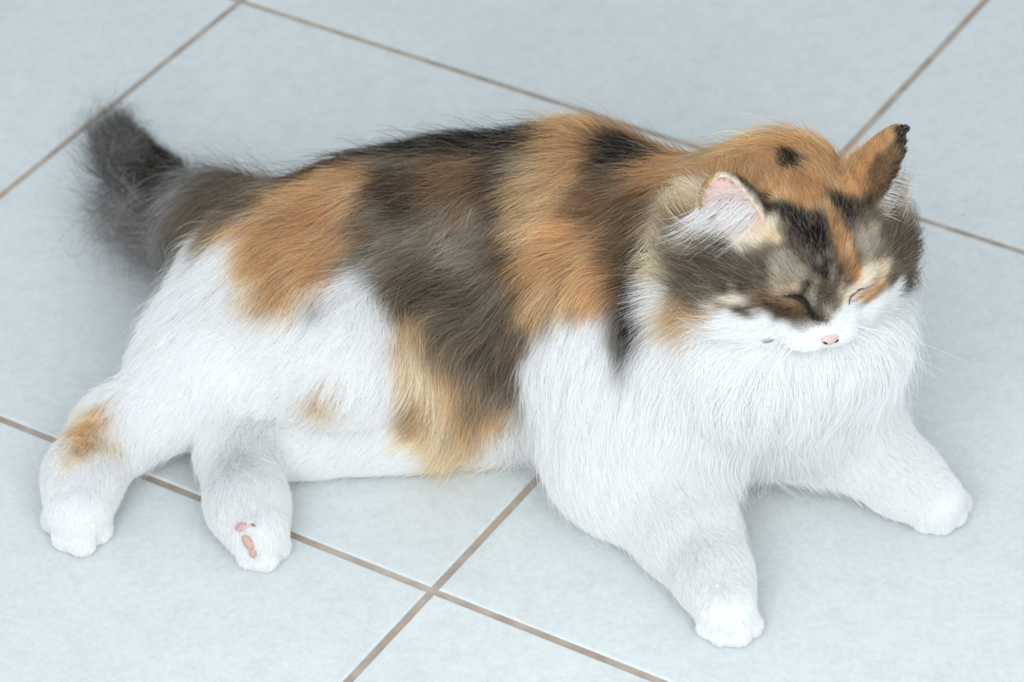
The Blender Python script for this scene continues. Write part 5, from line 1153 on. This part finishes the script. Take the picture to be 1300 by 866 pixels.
# nose leather: a rounded triangle, wide above, with two nostrils
nc = head_point(0, 4.92, -1.42)
nfr = np.array((RGT, UPD, FWD))
def nose_shape(q):
    w = 0.55 + 0.45 * smooth01(q[1], -1.0, 0.5)
    return np.array((q[0] * w, q[1], q[2]))
nose = lump('nose', nc, nfr, (0.0056, 0.0036, 0.0030), nose_pink, None, nose_shape)
nose['label'] = 'small pale pink nose'
for s in (-1, 1):
    lump('nostril', head_point(0.33 * s, 5.13, -1.42), frame_from(FWD + 0.4 * s * RGT, RGT * s + UPD * 0.3), (0.0014, 0.0007, 0.0008), nostril_dark, nose)
lip = lump('lip', np.array((136.2, -209.3, 156.3)) * MM, frame_from((-0.1, -0.75, 0.4), (0.95, -0.15, 0.25)), (0.0034, 0.0016, 0.0012), lip_mauve)
lip['label'] = 'mauve bare corner of the mouth'
# pads of the lower hind paw, turned to the viewer
for c, n, al, r in (((-155.0, -198.0, 29.0), (-0.55, -0.55, 0.62), (0.6, -0.1, 0.45), (0.0042, 0.0025, 0.0019)),
                    ((-151.2, -204.9, 23.4), (-0.30, -0.90, 0.32), (-0.55, 0.1, 0.8), (0.0050, 0.0028, 0.0020)),
                    ((-148.8, -207.0, 17.2), (-0.20, -0.97, 0.15), (-0.2, 0.0, 1.0), (0.0030, 0.0022, 0.0018))):
    o = lump('paw_pad', np.array(c) * MM, frame_from(n, al), r, pad_pink)
    o['label'] = 'pink bare pad of a hind paw'
tube('claw', np.array([(-148.4, -199.2, 31.6), (-147.4, -200.4, 32.4), (-146.6, -201.6, 31.9)]) * MM, (0.0008, 0.0006, 0.0002), claw_horn, 7)

# ear tufts: long white hairs standing out of the ear cups
white_fur = fur_mat
def ear_tuft(ear, count, flow, length, zone, seed):
    B0, a, o, w, L, W = ear_frame(ear)
    r = np.random.default_rng(seed)
    ta = r.uniform(zone[0], zone[1], count) * L
    prof = np.sqrt(np.clip(1 - (ta / L) ** 1.7, 0, 1))
    tw = r.uniform(zone[2], zone[3], count) * W * prof
    to = np.sqrt(np.clip(1 - (tw / (W * prof + 1e-5)) ** 2, 0, 1)) * -0.35 * W * prof + 0.001
    base = B0 + ta[:, None] * a + to[:, None] * o + tw[:, None] * w
    root = np.array(HEAD_POS) + base @ HEAD_R.T
    k = 9
    fl = np.asarray(flow, float)
    dirs = fl[None] / np.linalg.norm(fl) + r.normal(size=(count, 3)) * 0.17
    out = (HEAD_R @ o)
    ln = length * r.uniform(0.55, 1.15, count)
    s = np.linspace(0, 1, k)
    pts = root[:, None, :] + dirs[:, None, :] * (s ** 1.2)[None, :, None] * ln[:, None, None] + out[None, None, :] * (np.sin(s * 1.9) * 0.55)[None, :, None] * ln[:, None, None]
    pts[:, :, 2] -= (s ** 2)[None, :] * ln[:, None] * 0.18
    c = np.full((count, k, 3), 0.93) * r.uniform(0.88, 1.0, count)[:, None, None]
    tuft = hair_object('ear_tuft', np.clip(pts, -1, 1), np.clip(c, 0, 0.95), np.full(count, 0.00011), white_fur)
    tuft['label'] = 'long white hairs standing out of the ear'
    return tuft
ear_tuft(EARS[0], 520, (-0.85, -0.25, -0.05), 0.021, (0.06, 0.50, -0.9, 0.9), 21)
ear_tuft(EARS[0], 260, (-0.35, -0.25, 0.75), 0.012, (0.15, 0.70, -0.9, 0.9), 24)
ear_tuft(EARS[1], 260, (0.75, -0.25, 0.15), 0.014, (0.05, 0.50, -0.9, 0.9), 22)

# whiskers and brow hairs
def whisker(root, direction, length, droop, r0=0.00016):
    d = np.asarray(direction, float); d /= np.linalg.norm(d)
    s = np.linspace(0, 1, 12)
    p = np.asarray(root)[None] + d[None] * (s * length)[:, None]
    p[:, 2] -= s ** 2 * droop
    tube('whisker', p, r0 * (1 - 0.8 * s), whisker_white, 5)
r = np.random.default_rng(77)
for rt in [(146.4, -214.4, 163.3), (149.5, -216.6, 163.3), (152.3, -217.9, 162.6), (148.0, -215.9, 159.7), (151.2, -217.6, 158.7), (149.0, -216.0, 161.5)]:
    whisker(np.array(rt) * MM, RGT * 1.0 + FWD * (0.35 + 0.3 * r.random()) - UPD * (0.45 + 0.5 * r.random()), 0.042 + 0.016 * r.random(), 0.012)
for rt in [(179.5, -209.1, 163.0), (182.4, -205.7, 162.9), (181.4, -208.5, 159.8), (178.6, -210.8, 159.6), (183.0, -206.0, 161.0), (180.0, -209.5, 161.0)]:
    whisker(np.array(rt) * MM, -RGT * 1.0 + FWD * (0.25 + 0.4 * r.random()) - UPD * (0.15 + 0.7 * r.random()), 0.050 + 0.02 * r.random(), 0.012)
for rt in ((1.9, 3.1, 1.5), (1.6, 3.2, 1.7), (-1.9, 3.1, 1.5), (-1.6, 3.2, 1.7)):
    whisker(head_point(*rt), FWD * 0.7 + UPD * 0.8 + RGT * 0.3 * np.sign(rt[0]), 0.026, -0.002, 0.00010)
